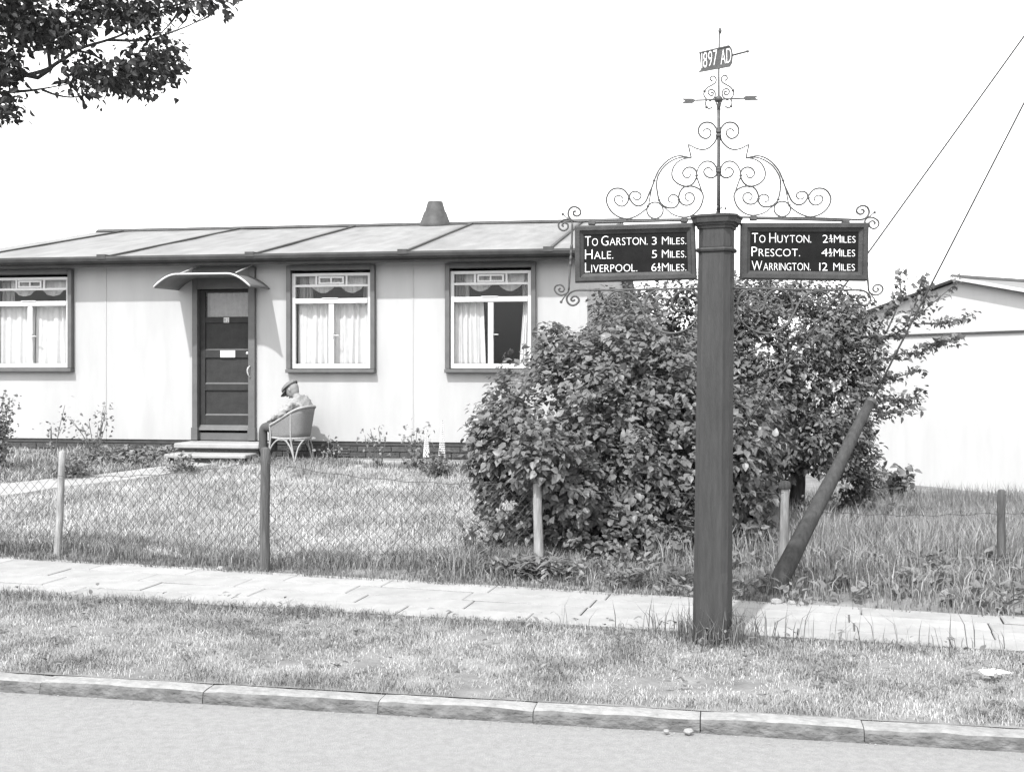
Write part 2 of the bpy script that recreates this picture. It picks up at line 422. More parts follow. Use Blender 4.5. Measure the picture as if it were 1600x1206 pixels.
def ribbon(name, A, B, m, lift=0.03):
    """path between two pixel polylines on the ground"""
    n = 14
    def rs(poly):
        pts = crom([(p[0], p[1], 0) for p in poly], 8); return [pts[round(i * (len(pts) - 1) / n)] for i in range(n + 1)]
    a, b = rs(A), rs(B); rows = []
    for q in np.linspace(0, 1, 4):
        row = []
        for p1, p2 in zip(a, b):
            p = p1.lerp(p2, q); w = gp(p.x, p.y); w.z += lift; row.append(w)
        rows.append(row)
    rows = [[p - Vector((0, 0, .08)) for p in rows[0]]] + rows + [[p - Vector((0, 0, .08)) for p in rows[-1]]]
    mb = MB(); mb.sheet(rows); return struct(mb.build(name, m, smooth=False))
ribbon('garden_path', [(-200, 768), (0, 762), (90, 753), (160, 747), (250, 735), (300, 728)], [(-200, 792), (0, 781), (90, 768), (180, 758), (265, 746), (330, 731)], M['concrete'], 0.05)

# ------------------------------------------------------------------ bungalow
YAW = math.radians(9.0); CS, SN = math.cos(YAW), math.sin(YAW); HY0 = 14.58; HX0 = (450 - CX) / FPX * HY0
def hs(px, d=0.0):
    k = (px - CX) / FPX; return (k * (HY0 + d * CS) - HX0 - d * SN) / (CS + k * SN)
def hz(py, s, d=0.0): return EYE - (py - HOR) / FPX * (HY0 - s * SN + d * CS)
def hw(s, d, z): return Vector((HX0 + s * CS + d * SN, HY0 - s * SN + d * CS, z))
house = thing('bungalow', (HX0, HY0, 0), 'white prefabricated bungalow with low sheet roof and dark window frames', 'house', rz=-YAW, local=True)
ZB, ZT = hz(688.5, 0), 3.02                 # bottom and top of the wall panels
SL, SR, DEP = -4.75, hs(905), 8.4
EAVE_D, ZE = -0.29, hz(397, hs(450, -.35), -.35)
ZR = hz(354, hs(395, -.45), 4.2)
W = 0.10
# window and door openings (s0, s1, z0, z1)
def win_rect(x0, x1, y1): 
    s0, s1 = hs(x0), hs(x1); return s0, s1, hz(y1, (s0 + s1) / 2), 2.98
wins = [win_rect(-19, 116, 581), win_rect(450, 587.5, 582.5), win_rect(697, 838, 582.5)]
doorr = (hs(303), hs(400.5), ZB, 2.98)
ops = sorted(wins + [doorr])
mb = MB(); x = SL
for (a, b, z0, z1) in ops:
    mb.box(x, a, 0, W, ZB, ZT)
    if z0 > ZB + .01: mb.box(a, b, 0, W, ZB, z0)
    mb.box(a, b, 0, W, z1, ZT); x = b
mb.box(x, SR, 0, W, ZB, ZT); front = mb.build('front_wall', M['wall'], house)
seams = [hs(p, EAVE_D) for p in (-65, 165, 395, 632, 858)]
for s in (hs(165), hs(645)):
    mb = MB(); mb.box(s - .012, s + .012, -.006, -.0005, ZB, ZT); mb.build('joint_strip', M['wall_edge'], front)
for nm, s0, s1 in (('left_gable_wall', SL - W, SL), ('right_gable_wall', SR, SR + W)):
    mb = MB(); g = [(s0, 0, ZB), (s0, DEP, ZB), (s0, DEP, ZT), (s0, DEP / 2, ZR - .1), (s0, 0, ZT)]
    mb.prism(g, (s1 - s0, 0, 0)); mb.build('gable_wall', M['wall'], house)
mb = MB(); mb.box(SL, SR, DEP - W, DEP, ZB, ZT); mb.build('rear_wall', M['wall'], house)
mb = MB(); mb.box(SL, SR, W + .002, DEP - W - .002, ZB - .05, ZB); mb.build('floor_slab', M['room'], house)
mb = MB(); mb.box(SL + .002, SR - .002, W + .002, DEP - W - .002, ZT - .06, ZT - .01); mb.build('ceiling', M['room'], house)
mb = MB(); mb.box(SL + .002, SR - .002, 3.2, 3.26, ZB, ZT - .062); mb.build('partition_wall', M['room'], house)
# plinth: mortar core and bricks
mb = MB(); mb.box(SL + .05, SR - .02, .03, .12, 0.25, ZB - .002); plinth = mb.build('plinth', M['mortar'], house)
mb = MB(); mb.box(SL - .03, SR + .02, .018, .029, ZB - .05, ZB + 0.0); mb.build('damp_course', M['roofdark'], house)
bm_ = MB(); bm_.box(-.1075, .1075, -.012, .02, 0, .065, .004)
bo = bm_.build('brick', M['brick'], plinth); brick_me = bo.data; first = True
nb = 0
for c in range(3):
    z = ZB - .055 - .075 * (c + 1); s = SL + .17 + (.1125 if c % 2 else 0)
    while s < SR - .12:
        if first: o = bo; first = False
        else:
            o = bpy.data.objects.new('brick', brick_me); COL.objects.link(o); o.parent = plinth
        o.location = Vector((s, .03 + random.uniform(-.002, .002), z)) - OFF[plinth]; OFF[o] = Vector((s, .03, z)); s += .225; nb += 1
vs_ = hs(535)
mb = MB(); mb.box(vs_ - .1, vs_ + .1, .005, .016, ZB - .2, ZB - .06)
vent = mb.build('air_vent', M['roofdark'], house)
for k in range(4):
    mb = MB(); mb.box(vs_ - .09, vs_ + .09, -.006, .004, ZB - .19 + k * .034, ZB - .175 + k * .034); mb.build('vent_bar', M['iron'], vent)
# roof: panels between seams, seam battens, ridge, gutter, fascia
RL, RR = -5.02, SR + 0.30
def rz_(d): return ZE + (ZR - ZE) * (d - EAVE_D) / (DEP / 2 - EAVE_D) if d <= DEP / 2 else ZE + (ZR - ZE) * (DEP - EAVE_D - d) / (DEP / 2 - EAVE_D)
edges = [RL] + seams[0:] + [RR]
for side in (0, 1):
    d0, d1 = (EAVE_D, DEP / 2) if side == 0 else (DEP / 2, DEP - EAVE_D)
    for a, b in zip(edges[:-1], edges[1:]):
        mb = MB(); rows = []
        for q in np.linspace(0, 1, 13):
            d = d0 + (d1 - d0) * q; 
            rows.append([(s, d, rz_(d) + .010 * noise.noise(Vector((s * 1.7, d * 1.1, 3)))) for s in np.linspace(a + .004, b - .004, 9)])
        mb.sheet(rows); n = len(mb.v)
        o = mb.build('roof_panel', M['roof'], house, smooth=True)
        sm = o.modifiers.new('thickness', 'SOLIDIFY'); sm.thickness = .05; sm.offset = -1
    for s in seams + [RR - .02]:
        mb = MB(); w = .035
        w = .017; P = [(s - w, d0, rz_(d0) + .0), (s - w, d1, rz_(d1)), (s - w, d1, rz_(d1) + .024), (s - w, d0, rz_(d0) + .024)]
        mb.prism(P, (2 * w, 0, 0)); mb.build('roof_batten', M['roofdark'], house)
    
mb = MB(); mb.prism([(RL, 4.1, rz_(4.1) + .012), (RL, 4.2, ZR + .045), (RL, 4.3, rz_(4.3) + .012)], (RR - RL, 0, 0)); mb.build('ridge_cap', M['roofdark'], house)
mb = MB()
gpf = [(EAVE_D - .02, ZE + .012), (EAVE_D - .115, ZE + .006), (EAVE_D - .12, ZE - .02), (EAVE_D - .108, ZE - .055), (EAVE_D - .07, ZE - .08), (EAVE_D - .02, ZE - .085)]
mb.prism([(RL, d, z) for d, z in gpf], (RR - RL, 0, 0)); mb.build('gutter', M['gutter'], house)
mb = MB(); mb.box(RL + .01, RR - .01, EAVE_D - .018, EAVE_D + .02, ZE - .12, ZE - .045); mb.build('fascia_board', M['gutter'], house)
mb = MB(); mb.prism([(RL + .02, EAVE_D + .022, ZE - .115), (RL + .02, -.002, ZT + .0), (RL + .02, -.002, ZT + .03), (RL + .02, EAVE_D + .022, ZE - .085)], (RR - RL - .04, 0, 0)); mb.build('soffit', M['wall_edge'], house)
for s in seams:
    mb = MB(); mb.box(s - .06, s + .06, EAVE_D - .124, EAVE_D - .0, ZE - .03, ZE + .03); mb.build('gutter_clip', M['gutter'], house)
# flue cowl on the ridge
fs = hs(680, 4.15)
mb = MB(); mb.lathe((fs, 4.15, ZR - .1), [(.29, 0), (.26, .1), (.25, .12), (.185, .30), (.17, .31), (.125, .47), (.12, .475), (.10, .47), (.09, .40)], 24); mb.build('flue_cowl', M['roofdark'], house, smooth=True)

# windows -------------------------------------------------------------
wdesc = ['at the left edge of the photo', 'right of the front door', 'beside the big shrub']
def make_window(idx, rect, curt):
    s0, s1, z0, z1 = rect; fw = .058
    H = bpy.data.objects.new('window', None); COL.objects.link(H); H.parent = house
    H.location = ((s0 + s1) / 2, 0, z0); OFF[H] = Vector(H.location)
    mb = MB()      # dark outer lining, proud of the wall
    mb.box(s0, s0 + fw, -.075, .095, z0 + .05, z1, .004); mb.box(s1 - fw, s1, -.075, .095, z0 + .05, z1, .004)
    mb.box(s0 + fw + .001, s1 - fw - .001, -.075, .095, z1 - .06, z1)
    mb.build('surround', M['joinery'], H)
    mb = MB(); mb.box(s0 - .004, s1 + .004, -.10, .095, z0, z0 + .048, .006); mb.build('sill', M['joinery'], H)
    a, b, lo, hi = s0 + fw + .002, s1 - fw - .002, z0 + .055, z1 - .095
    tz = lo + (hi - lo) * .685; mw = .046; md = (a + b) / 2
    mb = MB(); yf, yb_ = -.02, .03
    mb.box(a, a + mw, yf, yb_, lo, hi, .004); mb.box(b - mw, b, yf, yb_, lo, hi, .004)
    mb.box(a + mw, b - mw, yf, yb_, lo, lo + .06, .004); mb.box(a + mw, b - mw, yf, yb_, hi - .04, hi, .004)
    mb.box(a + mw, b - mw, yf - .012, yb_, tz - .005, tz + .06, .004)
    mb.box(md - .035, md + .035, yf, yb_ - .002, lo + .06, tz - .005, .003)
    mb.build('frame', M['white'], H)
    gb = hi - (hi - tz) * .42
    mb = MB(); mb.box(a + mw, b - mw, yf + .006, yb_ - .004, gb - .014, gb + .014); mb.build('glazing_bar', M['white'], H)
    mb = MB(); vz0, vz1 = gb + .014, hi - .04; va, vb = md - .17, md + .17; t = .022; cz = (vz0 + vz1) / 2
    mb.box(va - .045, va - .02, yf + .006, yb_ - .004, vz0, vz1); mb.box(vb + .02, vb + .045, yf + .006, yb_ - .004, vz0, vz1)
    mb.box(va, vb, yf - .004, yf + .02, vz0 + .006, vz0 + .006 + t); mb.box(va, vb, yf - .004, yf + .02, vz1 - .006 - t, vz1 - .006)
    for xx in (va, vb - t, md - t / 2): mb.box(xx, xx + t, yf - .004, yf + .02, vz0 + .006 + t, vz1 - .006 - t)
    mb.build('ventilator', M['white'], H)
    for (p, q, u, v) in ((a + mw, md - .035, lo + .06, tz - .005), (md + .035, b - mw, lo + .06, tz - .005), (a + mw, b - mw, tz + .06, gb - .014), (a + mw, b - mw, gb + .014, hi - .04)):
        mb = MB(); mb.box(p, q, .006, .010, u, v); mb.build('pane', M['glass'], H)
    mb = MB(); mb.box(md - .12, md + .1, yf - .026, yf - .013, tz + .055, tz + .068, .003); mb.build('stay', M['white'], H)
    mb = MB(); mb.box(md + .036, md + .10, yf - .014, yf - .002, (lo + tz) / 2, (lo + tz) / 2 + .012, .002); mb.box(md + .02, md + .035, yf - .02, yf - .001, (lo + tz) / 2 - .03, (lo + tz) / 2 + .04, .003); mb.build('catch', M['metal'], H)
    # curtains (things of their own)
    inv = Matrix.Translation((HX0, HY0, 0)) @ Matrix.Rotation(-YAW, 4, 'Z')
    def cloth(name, fa, fb, zt, zb, d, waves, m, label, cat, scallop=0, taper=(0, 0)):
        rows = []
        nx = 60; nz = 14
        for j in range(nz + 1):
            t = j / nz; row = []
            xa, xb = fa + taper[0] * t, fb + taper[1] * t
            for i in range(nx + 1):
                u = i / nx
                ph = u * waves * 2 * math.pi
                amp = (.016 + .012 * t) * (1 if not scallop else .5)
                y = d + amp * math.sin(ph + 2.4 * math.sin(u * 5 + idx * 2 + fa * 3) + .6 * math.sin(t * 2 + u * 9)) + .006 * math.sin(ph * 2.3 + 1 + t * 2)
                zbot = zb
                if scallop: zbot = zt - (zt - zb) * (.35 + .65 * abs(math.sin(u * scallop * math.pi)) ** .8)
                z = zt + (zbot - zt) * t
                row.append(inv @ Vector((xa + (xb - xa) * u, y, z)))
            rows.append(row)
        mb = MB(); mb.sheet(rows); o = mb.build(name, m, smooth=True)
        sm = o.modifiers.new('thickness', 'SOLIDIFY'); sm.thickness = .002
        tag(o, label, cat, 'curtains in the bungalow windows'); return o
    wd = 'in the window ' + wdesc[idx]
    (la, lb, lt), (ra, rb, rt) = curt
    wid = b - a
    cloth('curtain', a + wid * la, a + wid * lb, tz + .045, lo + .02, .10, 4.5, M['curtain'], 'pale pleated lower curtain, left one ' + wd, 'curtain', taper=lt)
    cloth('curtain', a + wid * ra, a + wid * rb, tz + .045, lo + .02, .11, 4.0 * max(.5, (rb - ra) / .5), M['curtain'], 'pale pleated lower curtain, right one ' + wd, 'curtain', taper=rt)
    cloth('drape', a + .03, a + wid * .2, hi - .03, tz + .0, .17, 3, M['valance'], 'short gathered drape, upper left ' + wd, 'curtain')
    cloth('drape', b - wid * .14, b - .03, hi - .03, tz + .0, .17, 2, M['valance'], 'short gathered drape, upper right ' + wd, 'curtain')
    cloth('valance', a + wid * .16, b - wid * .1, hi - .03, gb - .085, .14, 9, M['curtain'], 'scalloped cloth valance across the top ' + wd, 'valance', scallop=2)
full = ((.03, .5, (0, 0)), (.5, .97, (0, 0)))
make_window(0, wins[0], full); make_window(1, wins[1], full)
make_window(2, wins[2], ((.03, .39, (0, .03)), (.885, .98, (-.06, 0))))

# door -----------------------------------------------------------------
s0, s1, z0, z1 = doorr
D = bpy.data.objects.new('door', None); COL.objects.link(D); D.parent = house; D.location = ((s0 + s1) / 2, 0, z0); OFF[D] = Vector(D.location)
zz = lambda py: hz(py, (s0 + s1) / 2)
jl = hs(311) - hs(303)
mb = MB(); mb.box(s0, s0 + jl, -.06, .09, z0 + .0, z1, .004); mb.box(s1 - .09, s1, -.06, .09, z0 + .0, z1, .004)
mb.box(s0 + jl + .001, s1 - .091, -.058, .09, zz(452), z1); mb.build('door_frame', M['joinery'], D)
for xa, xb in ((s0 - .012, s0 + jl + .006), (s1 - .096, s1 + .008)):
    mb = MB(); mb.box(xa, xb, -.068, -.002, z0, zz(668), .004); mb.build('plinth_block', M['joinery'], D)
la, lb = s0 + jl + .002, s1 - .092; st = .075; yd = .02
mb = MB(); mb.box(la, la + st, yd, yd + .045, zz(664), zz(453), .003); mb.box(lb - st * .35, lb, yd, yd + .045, zz(664), zz(453), .003)
ra, rb = la + st + .0005, lb - st * .35 - .0005
for t, b in ((453, 457), (495, 504.5), (547, 559), (600, 610), (649, 664)):
    mb.box(ra, rb, yd + .001, yd + .044, zz(b), zz(t), .003)
leaf = mb.build('door_leaf', M['door'], D)
for t, b in ((504.5, 547), (559, 600), (610, 649)):
    mb = MB(); mb.box(ra, rb, yd + .022, yd + .03, zz(b), zz(t)); mb.build('door_panel', M['door'], D)
    mb = MB(); mb.prism([(ra, yd + .002, zz(b)), (ra, yd + .022, zz(b)), (ra, yd + .022, zz(b) + .02)], (rb - ra, 0, 0)); mb.build('panel_moulding', M['joinery'], D)
mb = MB(); mb.box(ra, rb, yd + .02, yd + .024, zz(495), zz(457)); mb.build('pane', M['glass'], D)
rows = []
for j in range(6):
    rows.append([(ra + (rb - ra) * i / 40, yd + .07 + .008 * math.sin(i * 1.3 + j * .2), zz(496) + (zz(456) - zz(496)) * j / 5) for i in range(41)])
inv = Matrix.Translation((HX0, HY0, 0)) @ Matrix.Rotation(-YAW, 4, 'Z')
mb = MB(); mb.sheet([[inv @ Vector(p) for p in r] for r in rows]); tag(mb.build('door_curtain', M['valance'], smooth=True), 'gathered net curtain behind the small pane of the front door', 'curtain')
mb = MB(); mb.prism([(la, yd - .05, zz(672)), (la, yd + .0, zz(672)), (la, yd + .0, zz(664)), (la, yd - .045, zz(670))], (lb - la, 0, 0)); mb.build('weather_bar', M['joinery'], D)
mb = MB(); mb.box(la, lb, .0, .06, z0, zz(676)); mb.build('threshold', M['joinery'], D)
lx0, lx1 = hs(343.5), hs(367)
mb = MB(); mb.box(lx0, lx1, yd - .010, yd - .0005, zz(558.5), zz(547.5), .003); lbx = mb.build('letterbox', M['metal'], D)
mb = MB(); mb.box(lx0 + .03, lx1 - .03, yd - .017, yd - .0105, zz(555.5), zz(550.5), .002); mb.build('letterbox_flap', M['white'], lbx)
mb = MB(); nx = hs(353); mb.box(nx - .036, nx + .036, yd - .007, yd - .0005, zz(504), zz(496)); npl = mb.build('number_plate', M['white'], D)
mb = MB(); hx = hs(393.5); mb.tube(crom([(hx, -.064, zz(572)), (hx - .012, -.10, zz(575)), (hx - .02, -.105, zz(580)), (hx - .008, -.095, zz(586)), (hx, -.064, zz(589))], 5), .008, 8); mb.build('handle', M['metal'], D, smooth=True)
mb = MB(); mb.blob((hs(386), yd - .012, zz(552)), .022, 8, (1, .6, 1)); mb.build('knob', M['metal'], D, smooth=True)

# hood over the door: a curved sheet with drooping ends
hb0, hb1 = hs(278), hs(422); hd = -.68
hzc, hze = hz(428, hs(330, -.5), -.66), hz(449, hs(250, -.5), -.66)
rows = []
nu = 30
def hoodz(u):
    e = min(u, 1 - u) / .24
    return hzc if e >= 1 else hze + (hzc - hze) * math.sin(min(1, e) * math.pi / 2) ** .9
for j in range(9):
    t = j / 8
    rows.append([(hb0 + (hb1 - hb0) * i / nu, -.002 + (hd + .002) * t, hoodz(i / nu) + .02 * (1 - t)) for i in range(nu + 1)])
mb = MB(); mb.sheet(rows); hood = mb.build('door_hood', M['hood'], house, smooth=True)
so = hood.modifiers.new('thickness', 'SOLIDIFY'); so.thickness = .018
for f in (.22, .8):
    sx = hb0 + (hb1 - hb0) * f
    mb = MB(); mb.tube([(sx + .02, -.003, hzc + .17), (sx, hd * .75, hzc + .025)], .008, 6); mb.build('hood_stay', M['white'], hood)
mb = MB(); mb.tube([(hb0 + (hb1 - hb0) * i / nu, hd - .002, hoodz(i / nu)) for i in range(nu + 1)], .012, 6); mb.build('hood_lip', M['white'], hood, smooth=True)

# door steps (a block of brick risers under concrete treads)
sx0, sx1 = hs(275, -.45), hs(408, -.45)
step = bpy.data.objects.new('door_steps', None); COL.objects.link(step); step.location = hw((sx0 + sx1) / 2, -.3, .45); step.rotation_euler = (0, 0, -YAW)
tag(step, 'two concrete doorsteps on brick risers below the front door', 'steps'); OFF[step] = Vector(((sx0 + sx1) / 2, -.3, .45))
zt1 = ZB - .012
mb = MB(); mb.box(sx0, sx1, -.52, -.005, zt1 - .065, zt1, .012); mb.build('tread', M['concrete'], step)
lx0_, lx1_ = hs(258, -.8), hs(385, -.8); zt2 = hz(709, hs(320, -.8), -.72)
mb = MB(); mb.box(lx0_, lx1_, -.84, -.40, zt2 - .05, zt2, .012); mb.build('tread', M['concrete'], step)
mb = MB(); mb.box(sx0 + .05, sx1 - .03, -.46, -.01, .35, zt1 - .067); core = mb.build('riser', M['mortar'], step)
nbr = int((sx1 - sx0 - .1) / .225); 
for c in range(1):
    for k in range(nbr + 1):
        s = sx0 + .06 + .225 * k
        if s + .215 > sx1 - .03: continue
        mb = MB(); mb.box(s, s + .215, -.468, -.455, zt2 + .01, min(zt1 - .072, zt2 + .078), .003); mb.build('brick', M['brick'], core)
mb = MB(); mb.box(lx0_ + .05, lx1_ - .05, -.79, -.47, .3, zt2 - .052); mb.build('riser', M['brick'], step)

# strip of concrete along the wall
mb = MB(); rows = []
for d in (-.85, -.60, -.30):
    rows.append([hw(s, d, 0) for s in np.linspace(hs(560), SR + .3, 12)])
for r in rows:
    for p in r: p.z = float(gz(p.x, p.y)) + .025
rows = [[p - Vector((0, 0, .06)) for p in rows[0]]] + rows
mb.sheet(rows); struct(mb.build('wall_path', M['concrete']))

# ------------------------------------------------------------------ neighbouring building
ND = Vector((-.506, .862, 0)).normalized(); NI = Vector((.862, .506, 0)).normalized(); NP = Vector((8.0, 17.5, 0))
nb_ = thing('neighbour_bungalow', NP + Vector((0, 0, -.25)), 'white gable-ended bungalow behind the long grass at right', 'house', rz=math.atan2(-ND.y, -ND.x), local=True)
# local frame: x along the gable to the right-front (-ND), y into the house
def nl(t, d, z): 
    return Vector((-t, d, z + .25))
tl, tr, ta = 4.9, -2.75, 1.22; ZNE, ZNA, ND_ = 2.24, 3.10, 9.0
mb = MB(); mb.prism([nl(tl, 0, -.7), nl(tr, 0, -.7), nl(tr, 0, ZNE), nl(ta, 0, ZNA), nl(tl, 0, ZNE)], (0, .12, 0)); mb.build('gable_wall', M['wall_far'], nb_)
mb = MB(); mb.prism([nl(tl, ND_, -.7), nl(tr, ND_, -.7), nl(tr, ND_, ZNE), nl(ta, ND_, ZNA), nl(tl, ND_, ZNE)], (0, -.12, 0)); mb.build('gable_wall', M['wall_far'], nb_)
for t, dd in ((tl, .1), (tr, -.1)):
    mb = MB(); a = nl(t, .121, -.7); b = nl(t - (dd if t > 0 else dd), ND_ - .121, ZNE - .01)
    mb.box(min(a.x, b.x), max(a.x, b.x), a.y, b.y, a.z, b.z); mb.build('side_wall', M['wall_far'], nb_)
mb = MB(); mb.prism([nl(tl + .02, -.002, ZNE - .012), nl(tr - .02, -.002, ZNE - .012), nl(tr - .02, -.002, ZNE + .022), nl(tl + .02, -.002, ZNE + .022)], (0, -.03, 0)); mb.build('eaves_strip', M['roofdark'], nb_)
for te in (tl + .3, tr - .35):
    ze = ZNE - (ZNA - ZNE) * (abs(te - ta) / abs((tl if te > ta else tr) - ta) - 1)
    a0, a1 = nl(te, -.12, ze + .02), nl(ta, -.12, ZNA + .03)
    mb = MB(); n = 5
    for k in range(n):
        y0, y1 = -.12 + (ND_ + .24) * k / n, -.12 + (ND_ + .24) * (k + 1) / n - .01
        m2 = MB(); p = [Vector((a0.x, y0, a0.z)), Vector((a1.x, y0, a1.z)), Vector((a1.x, y0, a1.z + .04)), Vector((a0.x, y0, a0.z + .04))]
        m2.prism(p, (0, y1 - y0, 0)); m2.build('roof_panel', M['roof'], nb_)
    mb = MB(); p = [a0 + Vector((0, -.005, -.025)), a1 + Vector((0, -.005, -.025)), a1 + Vector((0, -.005, .0)), a0 + Vector((0, -.005, .0))]
    mb.prism(p, (0, -.025, 0)); mb.build('verge_board', M['gutter'], nb_)
    mb = MB(); p = [a0 + Vector((0, -.005, .003)), a1 + Vector((0, -.005, .003)), a1 + Vector((0, -.005, .052)), a0 + Vector((0, -.005, .052))]
    mb.prism(p, (0, -.035, 0)); mb.build('verge_trim', M['white'], nb_)
mb = MB(); p = nl(ta, -.15, ZNA + .09); mb.prism([p + Vector((-.08, 0, -.03)), p + Vector((.08, 0, -.03)), p + Vector((0, 0, .03))], (0, ND_ + .3, 0)); mb.build('ridge_cap', M['roofdark'], nb_)

# ------------------------------------------------------------------ signpost
PB = gp(1113, 1003); PYs = PB.y
PT = at(1120, 338, PYs)                                # centre of the post top
AX, AY = at(1122, 400, PYs).x, PYs
sp = thing('signpost', Vector((PB.x, PB.y, 0)), 'tall dark wooden signpost with two name boards and wrought-iron scrollwork', 'signpost')
DL = Vector((-math.cos(math.radians(8)), math.sin(math.radians(8)), 0)); DR = Vector((math.cos(math.radians(4)), math.sin(math.radians(4)), 0))
def on_plane(px, py, d, fwd=0.0):
    k = (px - CX) / FPX; t = (AX * d.y - AY * d.x) / (k * d.y - d.x)
    nrm = Vector((-d.y, d.x, 0)); nrm = nrm if nrm.y < 0 else -nrm
    return Vector((t * k, t, EYE - (py - HOR) / FPX * t)) + nrm * fwd
def oct_ring(c, half, ch, rot):
    a = half; b = half - ch; P = [(-b, -a), (b, -a), (a, -b), (a, b), (b, a), (-b, a), (-a, b), (-a, -b)]
    cr, sr = math.cos(rot), math.sin(rot)
    return [Vector((c.x + x * cr - y * sr, c.y + x * sr + y * cr, c.z)) for x, y in P]
ROT = -math.radians(22)
def post_c(py):
    t = (py - 338) / (1003 - 338); return Vector((PT.x + (PB.x - PT.x) * t, PYs, EYE - (py - HOR) / FPX * PYs))
def stack(levels, name, m, smooth=False):
    mb = MB(); rings = [oct_ring(post_c(py), h, c, ROT) for py, h, c in levels]; b = 0
    for r in rings: mb.v += r
    for i in range(len(rings) - 1):
        for j in range(8):
            j2 = (j + 1) % 8; mb.f.append((i * 8 + j, i * 8 + j2, (i + 1) * 8 + j2, (i + 1) * 8 + j))
    mb.f.append(tuple(range(8))); mb.f.append(tuple((len(rings) - 1) * 8 + j for j in range(8)))
    return mb.build(name, m, sp, smooth)
lv = [(1040, .101, .020)] + [(py, .0955 + .006 * (py - 395) / 600, .034 - (.010 if py > 900 else 0)) for py in (1000, 960, 905, 890, 800, 700, 600, 500, 396)]
stack(lv, 'post', M['post'])
stack([(395.5, .094, .034), (395, .105, .037), (392, .110, .038), (389, .105, .037), (388.5, .094, .034)], 'collar', M['post'])
stack([(388, .094, .034), (360, .094, .034), (359, .102, .034), (355, .104, .034), (354.5, .112, .036), (351, .115, .036), (350.5, .126, .038), (343, .131, .038), (342, .137, .04), (339, .137, .04), (337, .10, .03)], 'cap', M['post'])
IR = .0058
def z3(o, sc):
    return lambda P: [(o[0] + x / sc, o[1] + y / sc) for x, y in P]
A = z3((940, 180), 7.31); Bz = z3((860, 420), 6.667); Cz = z3((860, 310), 5.481); Vz = z3((1060, 40), 7.538)
ROD = 1122.9
def mirror(P): return [(2 * ROD - x, y) for x, y in P]
def iron(P, d, name='scroll', r=IR, per=5, fwd=0.0, n=5, straight=False, taper=False, parent=None):
    Q = [on_plane(x, y, d, fwd) for x, y in P]
    if not straight: Q = crom(Q, per)
    rr = [r * (0.75 + 0.35 * math.sin(math.pi * i / (len(Q) - 1))) for i in range(len(Q))] if taper else r
    mb = MB(); mb.tube(Q, rr, n, flat=1.25); return mb.build(name, M['iron'], parent or sp, smooth=True)
up_scrolls = [
    [(1155,195),(1180,165),(1215,158),(1245,185),(1245,225),(1215,260),(1180,267),(1135,245),(1108,200),(1112,145),(1145,100),(1200,82),(1260,95),(1305,145),(1320,205),(1305,285),(1270,335),(1215,380),(1150,395),(1080,380),(1030,355),(990,335)],
    [(1025,490),(960,475),(900,465),(830,478),(760,515),(700,570),(650,635),(615,710),(580,810),(540,900),(510,975),(470,1020),(420,1038),(370,1020),(330,970),(320,920),(345,882),(390,872),(435,893),(450,925),(430,960),(400,968),(372,955),(362,935)],
    [(1025,490),(940,482),(870,492),(800,522),(730,572),(675,640),(640,710),(628,790),(635,870),(655,965),(690,1022),(740,1052),(800,1062),(850,1045),(880,1000),(882,960),(860,925),(820,907),(780,925),(762,960),(775,990),(815,1000)],
    [(690,1022),(730,1065),(800,1125),(870,1155),(940,1165),(1010,1155),(1080,1110),(1130,1045),(1158,960),(1155,900),(1120,850),(1060,820),(1000,812),(940,825),(900,870),(882,930),(890,975),(920,1015),(970,1030),(1020,1015),(1055,975),(1055,925),(1025,892),(985,890),(957,915),(957,950),(975,975),(1000,980)],
    [(1025,490),(940,500),(870,535),(825,590),(803,660),(815,725),(860,775),(920,805),(980,812),(1040,785),(1080,720),(1085,660),(1060,615),(1010,595),(960,608),(928,650),(935,690),(965,715),(1000,710),(1022,670)],
    [(1085,690),(1095,630),(1125,570),(1170,535),(1220,527),(1270,545),(1305,590),(1322,640),(1312,680),(1290,705),(1250,717),(1200,700),(1170,660),(1175,625),(1210,602),(1245,610),(1268,645)],
    [(600,745),(585,790),(560,900),(535,1035),(520,1060),(450,1120),(370,1165),(290,1182),(200,1165),(120,1110),(70,1035),(55,960),(80,890),(130,845),(195,835),(255,855),(300,910),(310,950),(290,1005),(245,1040),(190,1030),(152,990),(150,945),(185,920),(225,930),(245,960),(230,1000)],
]
lines_ = [[(990,335),(1025,490)], [(1085,700),(1120,800),(1155,900)]]
circ = [(610 + 93 * math.cos(a), 1088 + 93 * math.sin(a)) for a in np.linspace(0, 2 * math.pi, 25)]
collars = [(600,748),(690,1025),(530,1040),(985,815),(1085,690),(312,950),(882,965),(655,970)]
feet = [(290,1190),(610,1185),(940,1172)]
low_scrolls = [
    [(665,330),(682,345),(665,362),(640,350),(640,320),(670,300),(705,315),(715,355),(690,395),(650,400),(615,375),(598,330),(620,275),(670,240),(730,235),(800,250),(860,285),(910,345),(950,420),(985,490),(1020,550),(1080,610),(1150,650),(1230,670),(1310,668),(1400,640),(1480,585),(1530,520),(1558,440),(1555,350),(1530,280),(1480,235),(1410,220),(1340,240),(1290,290),(1270,350),(1290,410),(1340,445),(1400,435),(1440,390),(1445,340),(1410,300),(1360,300),(1330,340),(1345,380),(1380,385),(1390,355),(1370,345)],
    [(985,440),(985,400),(1000,320),(1040,260),(1100,225),(1170,220),(1230,245),(1260,300),(1262,360),(1235,415),(1180,440),(1130,420),(1105,370),(1120,325),(1160,305),(1200,320),(1210,355),(1185,380),(1150,370)],
]
low_rail = [(1590,203),(1200,211),(720,220),(400,222),(290,222),(230,235),(190,265),(170,305),(180,350),(215,378),(260,375),(295,340),(290,305),(260,285),(230,295),(215,320),(235,335),(255,320)]
